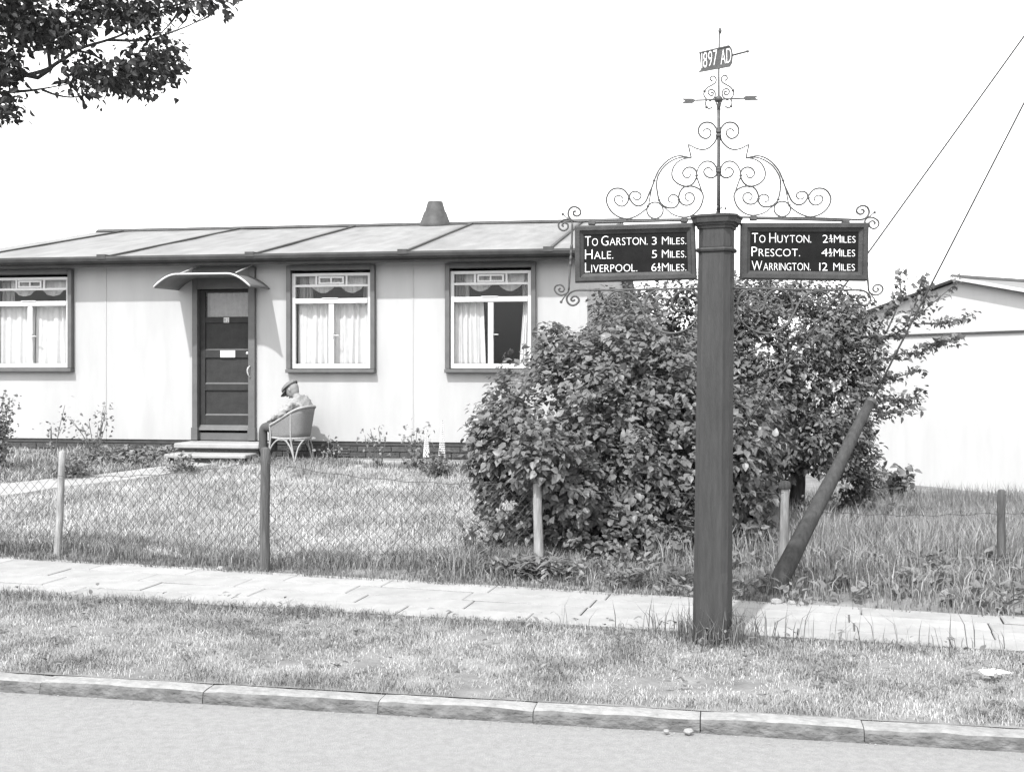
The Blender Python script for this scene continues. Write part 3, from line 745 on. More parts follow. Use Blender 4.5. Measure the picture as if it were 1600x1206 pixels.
low_end = [(195,195),(185,235),(160,260),(110,275),(65,255),(42,215),(55,180),(95,165),(130,180),(145,210),(130,235),(100,235),(88,215),(105,200)]
top_rail = [(1330,176),(1240,178),(900,182),(600,186),(340,196),(240,200),(190,190),(160,160),(152,125),(170,85),(210,72),(250,95),(258,130),(230,152),(200,140),(198,115),(220,110)]
top_end = [(188,215),(175,192),(150,180),(110,185),(72,215),(75,255),(110,277),(145,260),(150,225),(120,210),(100,230),(115,242)]
hang = [(340,210),(900,196),(1160,189)]
for d, mf, s in ((DL, lambda P: P, 1), (DR, mirror, -1)):
    # the right arm sits a touch higher in the picture than the left one
    sh = (lambda P: P) if s == 1 else (lambda P: [(x, y - 3.0 * max(0, min(1, (y - 300) / 40)) if y < 400 else y) for x, y in P])
    f = lambda P: sh(mf(P))
    for P in up_scrolls: iron(f(A(P)), d, 'scroll', IR * .92, taper=True)
    for P in lines_: iron(f(A(P)), d, 'scroll_bar', IR * .85)
    iron(f(A(circ)), d, 'ring', IR * .9)
    for P in collars + feet:
        c = on_plane(*f(A([P]))[0], d); mb = MB(); mb.blob(c, .0105, 8, (1, 1, .8)); mb.build('clasp', M['iron'], sp, smooth=True)
    for P in low_scrolls: iron(f(Bz(P)), d, 'scroll', IR * 1.15, fwd=.004)
    iron(f(Bz(low_rail)), d, 'lower_rail', IR * 1.15); iron(f(Bz(low_end)), d, 'end_scroll', IR)
    iron(f(Cz(top_rail)), d, 'upper_rail', IR * 1.15); iron(f(Cz(top_end)), d, 'end_scroll', IR)
    iron(f(Cz(hang)), d, 'hanging_bar', IR * 1.3, fwd=.008)
    iron(f(Cz([(188, 205), (183, 390), (170, 590), (156, 790)])), d, 'end_bar', IR * 1.1)
    tw = f(Cz([(183, 390), (176, 490), (170, 590)]))
    Q = [on_plane(*tw[0], d).lerp(on_plane(*tw[2], d), q) for q in np.linspace(0, 1, 26)]
    mb = MB(); mb.tube(Q, [.006 + .0045 * abs(math.sin(i * math.pi / 6.2)) for i in range(26)], 6); mb.build('twist', M['iron'], sp, smooth=True)
    iron(f(Cz([(178, 195), (108, 138)])), d, 'spike', IR * .7, straight=True)
    mb = MB(); mb.blob(on_plane(*f(Cz([(105, 135)]))[0], d), .0095, 8); mb.build('spike_ball', M['iron'], sp, smooth=True)
    iron(f(Bz([(180, 240), (112, 345)])), d, 'spike', IR * .7, straight=True)
    mb = MB(); mb.blob(on_plane(*f(Bz([(112, 345)]))[0], d), .0095, 8); mb.build('spike_ball', M['iron'], sp, smooth=True)
    for P in ((355, 205), (1145, 184)):
        c = on_plane(*f(Cz([P]))[0], d); mb = MB(); mb.box(c.x - .022, c.x + .022, c.y - .02, c.y + .012, c.z - .018, c.z + .010, .005); mb.build('hanger', M['iron'], sp)

# glyph meshes for the lettering
GL = {}
def glyph(ch):
    if ch in GL: return GL[ch]
    cu = bpy.data.curves.new('glyph', 'FONT'); cu.body = ch; cu.size = 1.0; cu.resolution_u = 3; cu.offset = -0.012
    ob = bpy.data.objects.new('glyph', cu); COL.objects.link(ob); bpy.context.view_layer.update()
    dg = bpy.context.evaluated_depsgraph_get(); me = bpy.data.meshes.new_from_object(ob.evaluated_get(dg))
    V = np.array([v.co[:2] for v in me.vertices]); F = [tuple(p.vertices) for p in me.polygons]
    bpy.data.objects.remove(ob); bpy.data.curves.remove(cu); bpy.data.meshes.remove(me)
    V[:, 0] -= V[:, 0].min(); GL[ch] = (V, F, V[:, 0].max()); return GL[ch]
CAPH = None
def letters(runs, x0, x1, base, mb, to3d):
    """runs: (character, height in px); spread over x0..x1, on a baseline y = base(x)"""
    global CAPH
    if CAPH is None: CAPH = glyph('H')[0][:, 1].max()
    items = []; x = 0.0
    for ch, h in runs:
        if ch == ' ': x += h; continue
        V, F, w = glyph(ch); sc = h / CAPH
        items.append((V * sc, F, x)); x += w * sc + 0.17 * h
    tot = x - 0.17 * runs[-1][1]; kx_ = (x1 - x0) / tot
    for V, F, ox in items:
        P = [to3d(x0 + (ox + v[0]) * kx_, base(x0 + (ox + v[0]) * kx_) - v[1]) for v in V]
        mb.add(P, F)
def caps(word, big, small): return [(c, big if i == 0 else small) for i, c in enumerate(word)]
def fraction(x, yb, bot, mb, to3d, w=7.0, part=0):
    mb = mb[0]
    if part == 0: letters([('1', 5.2)], x + w * .32, x + w * .62, lambda q: yb - 7.0, mb, to3d)
    if part == 1: letters([(bot, 5.2)], x + w * .1, x + w * .9, lambda q: yb, mb, to3d)
    if part == 2: mb.add([to3d(x, yb - 6.4), to3d(x + w, yb - 6.4), to3d(x + w, yb - 5.6), to3d(x, yb - 5.6)], [(0, 1, 2, 3)])
def board(d, cor, lines, label):
    """cor: outer corners TL TR BR BL in px"""
    TL, TR, BR, BL = cor
    def lerp(u, v):
        x = (TL[0] * (1 - u) + TR[0] * u) * (1 - v) + (BL[0] * (1 - u) + BR[0] * u) * v
        y = (TL[1] * (1 - u) + TR[1] * u) * (1 - v) + (BL[1] * (1 - u) + BR[1] * u) * v
        return x, y
    root = bpy.data.objects.new('sign_board', None); COL.objects.link(root); root.parent = sp
    c = on_plane(*lerp(.5, .5), d); root.location = c - OFF[sp]; OFF[root] = c; root['label'] = label
    F0, F1, FB = .030, .006, -.022
    mx, my = 7.5 / 190, 7.5 / 88; nx_, ny_ = 13.5 / 190, 13.5 / 88
    def ring(a, b, fwd): return [on_plane(*lerp(u, v), d, fwd) for u, v in ((a, b), (1 - a, b), (1 - a, 1 - b), (a, 1 - b))]
    R = [ring(0, 0, FB), ring(0, 0, F0 - .006), ring(.012, .024, F0), ring(mx, my, F0), ring(mx * 1.15, my * 1.15, F0 - .010), ring(nx_ * .85, ny_ * .85, F1 + .006), ring(nx_, ny_, F1 + .001)]
    for k, nm in enumerate(('top_rail', 'right_stile', 'bottom_rail', 'left_stile')):
        mb = MB(); k2 = (k + 1) % 4
        for i in range(len(R) - 1): mb.add([R[i][k], R[i][k2], R[i + 1][k2], R[i + 1][k]], [(0, 1, 2, 3)])
        mb.build('frame_moulding', M['bframe'], root)
    P1, P0 = ring(mx * .9, my * .9, F1), ring(0.002, 0.003, FB + .001)
    mb = MB(); mb.add(P1, [(0, 1, 2, 3)]); mb.add(P0, [(3, 2, 1, 0)]); mb.build('panel', M['board'], root, fix=False)
    to3d = lambda x, y: on_plane(x, y, d, F1 + .0025)
    for fn in lines:
        mb = MB(); fn(mb, to3d); mb.build('lettering', M['letter'], root, fix=False)
# left board: px = 890 + x/7.619, 335 + y/7.619
LX = lambda x: 890 + x / 7.619
LY = lambda y: 335 + y / 7.619
def lrow(word_runs, right, y):
    sl = -4.2 / 190
    b = lambda x, y0=LY(y): y0 + (x - LX(185)) * sl
    b2 = lambda x, y0=LY(y): y0 + (x - LX(185)) * sl * .85
    return [lambda mb, t, r=r, a=a, c=c: letters(r, LX(a), LX(c), b, mb, t) for r, a, c in word_runs] + [lambda mb, t, r=r, a=a, c=c: letters(r, LX(a), LX(c), b2, mb, t) for r, a, c, dy in right]
def frac(x, y, bot, w): return [lambda mb, t, q=q: fraction(x, y, bot, [mb], t, w, q) for q in range(3)]
B, S_ = 15.0, 11.6
board(DL, ((898.6, 354), (1086, 348.9), (1089, 436.8), (899, 442)),
    lrow([(caps('TO', B, S_), 185, 338), (caps('GARSTON.', B, S_), 378, 928)], [([('3', 12)], 980, 1036, 0), (caps('MILES.', 12.2, 10.2), 1100, 1388, 0)], 380) +
    lrow([(caps('HALE.', B, S_), 185, 520)], [([('5', 12)], 980, 1040, 0), (caps('MILES.', 12.2, 10.2), 1100, 1388, 0)], 537) +
    lrow([(caps('LIVERPOOL.', B, S_), 185, 806)], [([('6', 12.5)], 974, 1034, 0), (caps('MILES.', 12.2, 10.2), 1100, 1388, 0)], 695) + frac(LX(1042), LY(676), '2', 6.2),
    'left board lettered with three towns and their miles')
RX = lambda x: 1150 + x / 6.184
RY = lambda y: 335 + y / 6.184
def rrow(word_runs, y, y2):
    return [lambda mb, t, r=r, a=a, c=c: letters(r, RX(a), RX(c), lambda x: RY(y2) if a > 780 else RY(y), mb, t) for r, a, c in word_runs]
board(DR, ((1158, 349), (1355.4, 348.6), (1353.4, 439.3), (1157, 436.5)),
    rrow([(caps('TO', B, S_), 150, 280), (caps('HUYTON.', B, S_), 318, 722), ([('2', 12.2)], 832, 884), (caps('MILES', 12, 10.2), 942, 1150)], 276, 277) +
    rrow([(caps('PRESCOT.', B, S_), 146, 614), ([('4', 12.2)], 820, 882), (caps('MILES', 12, 10.2), 940, 1146)], 408, 409) +
    rrow([(caps('WARRINGTON.', B, S_), 148, 716), ([('1', 12.2), ('2', 12.2)], 800, 880), (caps('MILES', 12, 10.2), 936, 1144)], 544, 546) + frac(RX(890), RY(276), '4', 7.0) + frac(RX(886), RY(408), '2', 7.0),
    'right board lettered with three towns and their miles')

# central rod, ball, cross arms, vane
DX = Vector((1, 0, 0))
def rp(x, y): return on_plane(x, y, DX)
mb = MB(); mb.tube([rp(ROD, 340), rp(ROD, 255), rp(ROD + .2, 205), rp(ROD + .2, 172)], [.0115, .0105, .010, .011], 8)
mb.tube([rp(ROD + .2, 172), rp(ROD + .3, 160), rp(ROD + .2, 115), rp(ROD + 1.2, 45)], [.012, .007, .0055, .005], 8); mb.build('rod', M['iron'], sp, smooth=True)
for y in (206, 212, 264, 268):
    mb = MB(); c = rp(ROD, y); mb.lathe(c, [(.016, -.008), (.018, -.004), (.018, .004), (.016, .008)], 10); mb.build('rod_clasp', M['iron'], sp, smooth=True)
mb = MB(); mb.blob(rp(*Vz([(473, 868)])[0]), .0235, 16, (1, 1, .85)); mb.build('ball', M['iron'], sp, smooth=True)
vroll = [[(405,660),(375,635),(385,605),(415,598),(440,620),(445,650),(430,680),(390,705),(340,735),(308,775),(300,815),(315,850),(335,875),(320,910),(330,960),(365,980),(400,960)],
         [(380,795),(398,787),(412,800),(400,825),(370,820),(350,790),(365,762),(395,755),(425,775),(435,810),(425,850),(400,870),(375,880)],
         [(430,880),(450,920),(462,975)]]
for P in vroll:
    for q in (0, 1):
        Z = Vz(P); Z = [(2 * (ROD + .2) - x, y - 1.2) for x, y in Z] if q else Z
        iron(Z, DX, 'scroll', .0045)
for x, y in ((308, 775), (330, 962), (375, 880)):
    for q in (0, 1):
        Z = Vz([(x, y)])[0]; Z = (2 * (ROD + .2) - Z[0], Z[1] - 1.2) if q else Z
        mb = MB(); mb.blob(rp(*Z), .0095, 8); mb.build('clasp', M['iron'], sp, smooth=True)
def plate(P, name, th=.006, d=DX, parent=None):
    Q = [on_plane(x, y, d, th / 2) for x, y in P]; nrm = on_plane(P[0][0], P[0][1], d, -th / 2) - Q[0]
    mb = MB(); mb.prism(Q, nrm); return mb.build(name, M['iron'], parent or sp)
ca = iron(Vz([(205, 882), (473, 872), (770, 858)]), DX, 'cross_arm', .005, straight=True)
plate(Vz([(35, 920), (78, 890), (38, 862), (160, 862), (212, 882), (165, 918)]), 'arrow_flight')
plate(Vz([(945, 882), (905, 853), (950, 828), (790, 832), (762, 858), (790, 886)]), 'arrow_flight')
VD = Vector((math.cos(math.radians(40)), -math.sin(math.radians(40)), 0))
vane = plate(Vz([(250, 325), (605, 240), (630, 280), (640, 345), (632, 440), (605, 488), (237, 555), (270, 520)]), 'vane', .008, VD)
plate(Vz([(250, 318), (600, 236), (608, 250), (252, 334)]), 'vane_edge', .016, VD)
for side, fw in ((0, .0065),):
    mb = MB(); sl = -84 / 358.0
    t3 = lambda x, y: on_plane(x, y, VD, fw)
    def vb(yz): return lambda x: 40 + (yz + (x - Vz([(250, 0)])[0][0]) * 7.538 * sl) / 7.538
    letters([(c, 24) for c in '1897'], Vz([(278, 0)])[0][0], Vz([(462, 0)])[0][0], vb(518), mb, t3)
    letters([(c, 23) for c in 'AD'], Vz([(505, 0)])[0][0], Vz([(628, 0)])[0][0], vb(528), mb, t3)
    mb.build('vane_lettering', M['letter'], vane, fix=False)
iron(Vz([(635, 352), (815, 305)]), VD, 'vane_arrow', .006, straight=True)
plate(Vz([(800, 290), (842, 298), (815, 328)]), 'vane_arrow_head', .006, VD)
f0 = rp(*Vz([(490, 62)])[0]); mb = MB(); mb.lathe(f0, [(.004, -.02), (.010, -.008), (.011, .0), (.007, .012), (.001, .022)], 8); mb.build('finial', M['iron'], sp, smooth=True)

# house number on the door plate
mb = MB()
def n3(x, y): return Vector((nx - .030 + x, yd - .009, zz(503.2) + y))
letters([('8', .052), ('2', .052)], 0, .06, lambda q: 0, mb, lambda x, y: n3(x, -y)); mb.build('house_number', M['door'], npl, fix=False)

# ------------------------------------------------------------------ fences, leaning stay guard and wires
def pole(mb, b, t, r0, r1, n=10, rough=.004, dome=True):
    b, t = Vector(b), Vector(t); k = 9; pts = [b.lerp(t, i / k) for i in range(k + 1)]
    ph = random.uniform(0, 9)
    pts = [p + Vector((noise.noise(Vector((p.z * 2, ph, 0))), noise.noise(Vector((p.z * 2, ph, 5))), 0)) * rough * 3 for p in pts]
    rs = [r0 + (r1 - r0) * i / k + noise.noise(Vector((i * .9, ph, 2))) * rough for i in range(k + 1)]
    if dome: pts += [pts[-1] + Vector((0, 0, r1 * .35)), pts[-1] + Vector((0, 0, r1 * .5))]; rs += [r1 * .75, r1 * .2]
    mb.tube(pts, rs, n)
def fpost(base, topy, wpx, name, m, parent, label=None, toppx=None, sink=.15):
    b = gp(*base); t = at(toppx if toppx else base[0], topy, b.y); r = wpx / FPX * b.y / 2
    mb = MB(); pole(mb, b - Vector((0, 0, sink)), t, r * 1.05, r * .92); o = mb.build(name, m, parent, smooth=True)
    if label: o['label'] = label
    return b, t
g0 = gp(413, 893)
fe = thing('wire_mesh_fence', Vector((g0.x, g0.y, 0)), 'garden fence of weathered round posts with diamond wire mesh before the lawn', 'fence')
p1 = fpost((88, 868), 706, 11, 'post', M['pale_timber'], fe, 'thin pale leaning post', 97)
p2 = fpost((413, 893), 702, 16, 'post', M['timber'], fe, 'dark split post', 415)
p3 = fpost((841, 890), 742, 15, 'post', M['pale_timber'], fe, 'pale post half hidden by the shrub', 839)
p0 = fpost((-190, 850), 700, 12, 'post', M['timber'], fe)
posts = [p0, p1, p2, p3]
def seg_wire(mb, a, b, r=.0011):
    mb.tube([a, b], r, 3, cap=False)
for (b0, t0), (b1, t1) in zip(posts[:-1], posts[1:]):
    mb = MB(); L = (b1 - b0).length; hlo, hhi = .12, min(t0.z - b0.z, t1.z - b1.z) - .07; pitch = .088
    Hh = hhi - hlo; run = Hh * .95
    def P(s, h):
        q = s / L; p = b0.lerp(b1, q); sag = .05 * math.sin(math.pi * q)
        p = p + Vector((0, .055 + .012 * math.sin(s * 9 + h * 5), 0)); 
        g = b0.z + (b1.z - b0.z) * q
        p.z = g + hlo + h * (1 - sag * .6); return p
    s = -run
    while s < L:
        for dirn in (0, 1):
            a0, h0, a1, h1 = (s, 0, s + run, Hh) if dirn == 0 else (s + run, 0, s, Hh)
            pts = []
            for q in np.linspace(0, 1, 6):
                ss = a0 + (a1 - a0) * q
                if 0 <= ss <= L: pts.append(P(ss, h0 + (h1 - h0) * q))
            if len(pts) > 1: mb.tube(pts, .0020, 3, cap=False)
        s += pitch
    o = mb.build('wire_mesh', M['wire'], fe); o['kind'] = 'stuff'
def barbed(parent, a, b, sag, name='barbed_wire', r=.0022):
    a, b = Vector(a), Vector(b); n = 60; pts = []
    for i in range(n + 1):
        q = i / n; p = a.lerp(b, q); p.z -= sag * 4 * q * (1 - q) + .006 * math.sin(q * 40); p.y += .004 * math.sin(q * 70); pts.append(p)
    mb = MB(); mb.tube(pts, r, 5)
    L = (b - a).length; k = max(2, int(L / .11))
    for i in range(1, k):
        p = pts[int(i * n / k)]
        for _ in range(2):
            v = Vector(runit(1)[0]) * .016; mb.tube([p - v, p + v], r * .7, 3, cap=False)
    return mb.build(name, M['wire'], parent)
yo = Vector((0, -.05, 0))
barbed(fe, at(420, 722, p2[0].y) + yo, at(842, 752, p3[0].y) + yo, .07)
barbed(fe, at(93, 742, p1[0].y) + yo, at(410, 720, p2[0].y) + yo, .05)
g1 = gp(1222, 892)
f2 = thing('barbed_wire_fence', Vector((g1.x, g1.y, 0)), 'barbed wire strung between two short posts before the long grass', 'fence')
q1 = fpost((1221, 905), 760, 14, 'post', M['pale_timber'], f2, 'pale post with a dark rounded cap', 1226)
mb = MB(); c = at(1226, 758, q1[0].y); mb.lathe(c + Vector((0, 0, -.03)), [(.036, 0), (.046, .004), (.046, .045), (.034, .062), (.01, .066)], 10); mb.build('post_cap', M['timber'], f2, smooth=True)
q2 = fpost((1562, 895), 767, 13, 'post', M['timber'], f2, 'dark split post', 1565)
barbed(f2, at(1232, 795, q1[0].y) + yo, at(1562, 800, q2[0].y) + yo, .03)
barbed(f2, at(1568, 800, q2[0].y) + yo, at(1800, 795, q2[0].y) + yo, .03)
barbed(f2, at(842, 765, p3[0].y) + yo * .5, at(1222, 768, q1[0].y) + yo, .02)
# leaning wooden guard of a stay wire
gb_ = gp(1208, 925); gt = at(1361, 628, 9.15)
lp = thing('stay_guard', Vector((gb_.x, gb_.y, 0)), 'thick dark wooden pole leaning to the right beside the pavement', 'pole')
mb = MB(); pole(mb, gb_ - (gt - gb_).normalized() * .2, gt, .078, .040, 12, .004, dome=False); mb.build('pole', M['creosote'], lp, smooth=True)
mb = MB(); mb.tube([gt - (gt - gb_).normalized() * .02, gt + (gt - gb_).normalized() * .02], [.043, .043], 12); mb.build('end_ferrule', M['iron'], lp, smooth=True)
def wire(name, a, b, label):
    a, b = Vector(a), Vector(b); mb = MB(); mb.tube([a.lerp(b, i / 10) for i in range(11)], .0080, 6)
    tag(mb.build(name, M['stay'], smooth=True), label, 'wire', 'stay wires running up to the right')
dirv = (gt - gb_).normalized()
w2 = at(1600, 165, 10.55); w2b = at(1780, -190, 11.4)
wire('stay_wire', gt + dirv * .01, gt + (w2b - gt), 'stay wire rising from the top of the leaning pole')
wa = at(1186, 632, 9.55); wb = at(1760, -165, 11.0); we = wa + (wa - wb) * .20
wire('stay_wire', Vector((we.x, we.y, we.z)), wb, 'stay wire rising from the shrubs past the right-hand name board')

# ------------------------------------------------------------------ shrubs, branches, flowers
def in_lobes(p, lobes):
    best = 9
    for c, r in lobes: best = min(best, float(np.linalg.norm((p - c) / r)))
    return best
def shrub_points(lobes, ntips, per, size, clump=1.6, thr=-.25, fl=(.62, 1.03), droop=.45):
    P, D, N_, T = [], [], [], []
    L = [(np.array(at(px, py, Y)), np.array(r)) for px, py, Y, r in lobes]
    wts = np.array([r[0] * r[1] + r[0] * r[2] + r[1] * r[2] for _, r in L]); wts /= wts.sum()
    tries = 0
    while len(T) < ntips * per and tries < ntips * 20:
        tries += 1
        i = rng.choice(len(L), p=wts); c, r = L[i]; u = runit(1)[0]; f = rng.uniform(*fl) 
        t = c + u * r * f
        if t[2] < float(gz(t[0], t[1])) + .06: continue
        if any(np.linalg.norm((t - c2) / r2) < .55 for j, (c2, r2) in enumerate(L) if j != i): continue
        nz = noise.noise(Vector(t) * clump) 
        if nz < thr: continue
        o = u / r; o /= np.linalg.norm(o)
        tone = rng.uniform(.75, 1.2)
        tw = o * .7 + np.array([0, 0, .5]) + rng.normal(size=3) * .35; tw /= np.linalg.norm(tw)
        for k in range(per):
            a = rng.normal(size=3); a -= tw * a.dot(tw); a /= np.linalg.norm(a)
            p = t + tw * rng.uniform(-.09, .07) + a * .02
            d = a * .75 + o * .45 + tw * .15 + np.array([0, 0, -droop]) + rng.normal(size=3) * .15
            n = np.array([0, 0, .75]) + o * .5 + rng.normal(size=3) * .28
            P.append(p); D.append(d); N_.append(n); T.append(tone * rng.uniform(.85, 1.15))
    P, D, N_, T = map(np.array, (P, D, N_, T)); s = size * rng.uniform(.45, 1.3, len(P))
    return P, D, N_, T, s
def pick_near(P, D, N_, s, n, cond):
    idx = np.where(cond)[0]
    sc = P[idx, 1] - s[idx] * 9 + rng.uniform(0, .8, len(idx)); o = idx[np.argsort(sc)[:n]]; m = np.zeros(len(P), bool); m[o] = True; return m
def visible_front(P):
    """leaves that no other leaf hides from the street side: nearest in each small cell"""
    u = np.round(P[:, 0] / P[:, 1] * 1750 / 13).astype(int); v = np.round((P[:, 2] - EYE) / P[:, 1] * 1750 / 13).astype(int)
    order = np.argsort(P[:, 1]); seen = set(); m = np.zeros(len(P), bool)
    for i in order:
        k = (u[i], v[i])
        if k not in seen: seen.add(k); m[i] = True
    return m
def stems(parent, base, tips, r0, r1, m, name='stem'):
    for t in tips:
        b = Vector(base) + Vector((random.uniform(-.15, .15), random.uniform(-.1, .1), 0)); t = Vector(t)
        mid = b.lerp(t, .5) + Vector((random.uniform(-.1, .1), random.uniform(-.1, .1), .1))
        mb = MB(); pts = crom([b - Vector((0, 0, .05)), mid, t], 5); mb.tube(pts, [r0 + (r1 - r0) * i / (len(pts) - 1) for i in range(len(pts))], 6); mb.build(name, m, parent, smooth=True)

front_lobes = [(950, 720, 10.2, (1.18, 1.0, .80)), (930, 610, 10.35, (.95, .85, .56)), (815, 690, 10.1, (.50, .65, .55)), (800, 800, 10.1, (.33, .5, .36)),
               (866, 545, 10.4, (.20, .25, .26)), (990, 545, 10.6, (.62, .65, .48)), (1120, 700, 10.2, (.56, .8, .78)), (1130, 820, 10.2, (.34, .5, .42)), (1060, 620, 10.3, (.6, .7, .6)),
               (1185, 670, 10.5, (.26, .4, .42)), (965, 800, 9.9, (.55, .5, .36)), (1150, 770, 10.3, (.34, .5, .6)), (880, 810, 10.0, (.5, .5, .34)), (1060, 820, 10.0, (.5, .5, .34)), (770, 720, 10.1, (.22, .4, .5)), (850, 712, 9.15, (.30, .22, .30)), (905, 770, 9.4, (.4, .3, .3)), (930, 842, 9.6, (.65, .4, .20)), (1050, 842, 9.7, (.55, .4, .22)), (1165, 850, 10.0, (.3, .4, .28))]
fc = gp(960, 870)
sh1 = thing('large_shrub', Vector((fc.x, 10.25, float(gz(fc.x, 10.25)))), 'big rounded broad-leaved shrub spilling over the fence beside the signpost', 'shrub')
P, D_, N_, T, s = shrub_points(front_lobes, 5600, 7, .068, thr=-.28, fl=(.50, 1.04))
keep = P[:, 2] > .13 + .07 * np.sin(P[:, 0] * 5); P, D_, N_, T, s = P[keep], D_[keep], N_[keep], T[keep], s[keep]
one = pick_near(P, D_, N_, s, 300, visible_front(P) & (P[:, 1] < 9.9))
leaf_cloud('foliage', P[~one], D_[~one], N_[~one], s[~one], T[~one], M['lilac'], parent=sh1)
lm = one_leaf_mesh('leaf', M['lilac_one']); single_leaves(lm, P[one], D_[one], N_[one], s[one], sh1)
stems(sh1, (fc.x, 10.3, .1), [at(px, py, Y) for px, py, Y in ((800, 690, 10.1), (870, 560, 10.4), (930, 600, 10.3), (1000, 560, 10.5), (1090, 640, 10.3), (1150, 700, 10.2), (960, 720, 9.6), (860, 720, 10.2), (1050, 740, 9.8))], .017, .006, M['bark'])

back_lobes = [(1040, 510, 12.0, (.80, .8, .50)), (1130, 520, 12.1, (.8, .8, .52)), (1220, 540, 12.0, (.85, .9, .75)), (1290, 610, 11.8, (.62, .7, .70)), (1310, 510, 12.0, (.42, .5, .36)),
              (1250, 680, 11.8, (.75, .8, .45)), (1340, 560, 11.9, (.28, .4, .30)), (960, 490, 12.2, (.30, .4, .25)), (1180, 640, 12.2, (.7, .7, .6)), (1320, 680, 11.9, (.22, .4, .3)), (1260, 735, 11.9, (.85, .7, .32)), (1190, 745, 11.8, (.5, .6, .4)), (1310, 740, 11.9, (.3, .5, .25)), (1090, 500, 12.1, (.7, .7, .5)), (1170, 490, 12.1, (.6, .7, .42)), (1270, 490, 12.1, (.6, .6, .38)), (1100, 580, 12.0, (.9, .7, .7)), (1170, 560, 11.5, (.55, .5, .5)), (1130, 540, 11.6, (.6, .5, .5)), (1200, 620, 11.3, (.4, .4, .5)), (1240, 772, 11.9, (.7, .6, .26)), (1325, 762, 12.0, (.32, .4, .26)), (1190, 780, 11.7, (.4, .5, .24)), (1300, 700, 12.0, (.45, .5, .4))]
bc = Vector((at(1240, 700, 12).x, 12.0, 0)); bc.z = float(gz(bc.x, bc.y))
sh2 = thing('fruit_tree', bc, 'bushy small-leaved tree behind the shrub, with twigs reaching right', 'tree')
P, D_, N_, T, s = shrub_points(back_lobes, 7000, 7, .062, clump=1.5, thr=-.36, fl=(.5, 1.04))
branches = [[(1330, 560), (1370, 535), (1410, 515), (1450, 480), (1497, 441)], [(1385, 520), (1405, 470), (1407, 428)], [(1415, 510), (1432, 470), (1441, 432)],
            [(1440, 505), (1480, 505), (1520, 492)], [(1340, 585), (1400, 555), (1440, 550), (1470, 535)], [(1440, 540), (1475, 534), (1498, 531)],
            [(1320, 640), (1370, 600), (1400, 590), (1440, 577)], [(1330, 650), (1390, 625), (1420, 625), (1442, 608)], [(1350, 640), (1400, 645), (1435, 630)], [(1350, 560), (1380, 500), (1400, 460)], [(1440, 490), (1447, 455), (1438, 440)]]
bp, bd, bn, bt, bs = [], [], [], [], []
crown_branches = []
for bi, br in enumerate(branches):
    Y0 = 11.7 + random.uniform(-.3, .3); pts = crom([at(x, y, Y0 + .25 * i) for i, (x, y) in enumerate(br)], 8); crown_branches.append(pts)
    for i, p in enumerate(pts):
        if i < 4: continue
        cnt = 7 if i < len(pts) * .75 else 4
        for k in range(cnt):
            tdir = np.array((pts[min(i + 1, len(pts) - 1)] - pts[i - 1]).normalized()); a = rng.normal(size=3)
            bp.append(np.array(p) + rng.normal(size=3) * .035); bd.append(a * .6 + tdir * .5 + np.array([0, 0, -.2])); bn.append(np.array([0, -.2, .8]) + rng.normal(size=3) * .4)
            bt.append(rng.uniform(.7, 1.15)); bs.append(.078 * rng.uniform(.6, 1.15))
P = np.vstack([P, bp]); D_ = np.vstack([D_, bd]); N_ = np.vstack([N_, bn]); T = np.concatenate([T, bt]); s = np.concatenate([s, bs])
cond = visible_front(P) & ((P[:, 0] / P[:, 1] * FPX + CX) > 1150)
one = pick_near(P, D_, N_, s, 260, cond)
cr = bpy.data.objects.new('crown', None); COL.objects.link(cr); cr.parent = sh2; cr.location = (0, 0, 1.0); OFF[cr] = OFF[sh2] + Vector((0, 0, 1.0))
leaf_cloud('foliage', P[~one], D_[~one], N_[~one], s[~one], T[~one], M['apple'], NARROW * np.array([1.25, 1, 1]), parent=cr)
lm = one_leaf_mesh('leaf', M['apple_one'], NARROW * np.array([1.25, 1, 1])); single_leaves(lm, P[one], D_[one], N_[one], s[one], cr)
for pts in crown_branches:
    mb = MB(); mb.tube(pts, [.012 * (1 - .75 * i / len(pts)) for i in range(len(pts))], 5); mb.build('branch', M['bark'], cr, smooth=True)
mb = MB(); tp = crom([bc - Vector((0, 0, .1)), bc + Vector((.05, 0, .5)), bc + Vector((-.05, 0, 1.1))], 5); mb.tube(tp, [.09 - .03 * i / len(tp) for i in range(len(tp))], 8); mb.build('trunk', M['bark'], sh2, smooth=True)
for px, py in ((1060, 540), (1150, 520), (1230, 520), (1300, 560), (1330, 600), (1280, 660)):
    t = at(px, py, 12); mb = MB(); pts = crom([bc + Vector((0, 0, .8)), bc.lerp(t, .5) + Vector((0, 0, .5)), t], 5); mb.tube(pts, [.04 - .03 * i / len(pts) for i in range(len(pts))], 6); mb.build('limb', M['bark'], sh2, smooth=True)

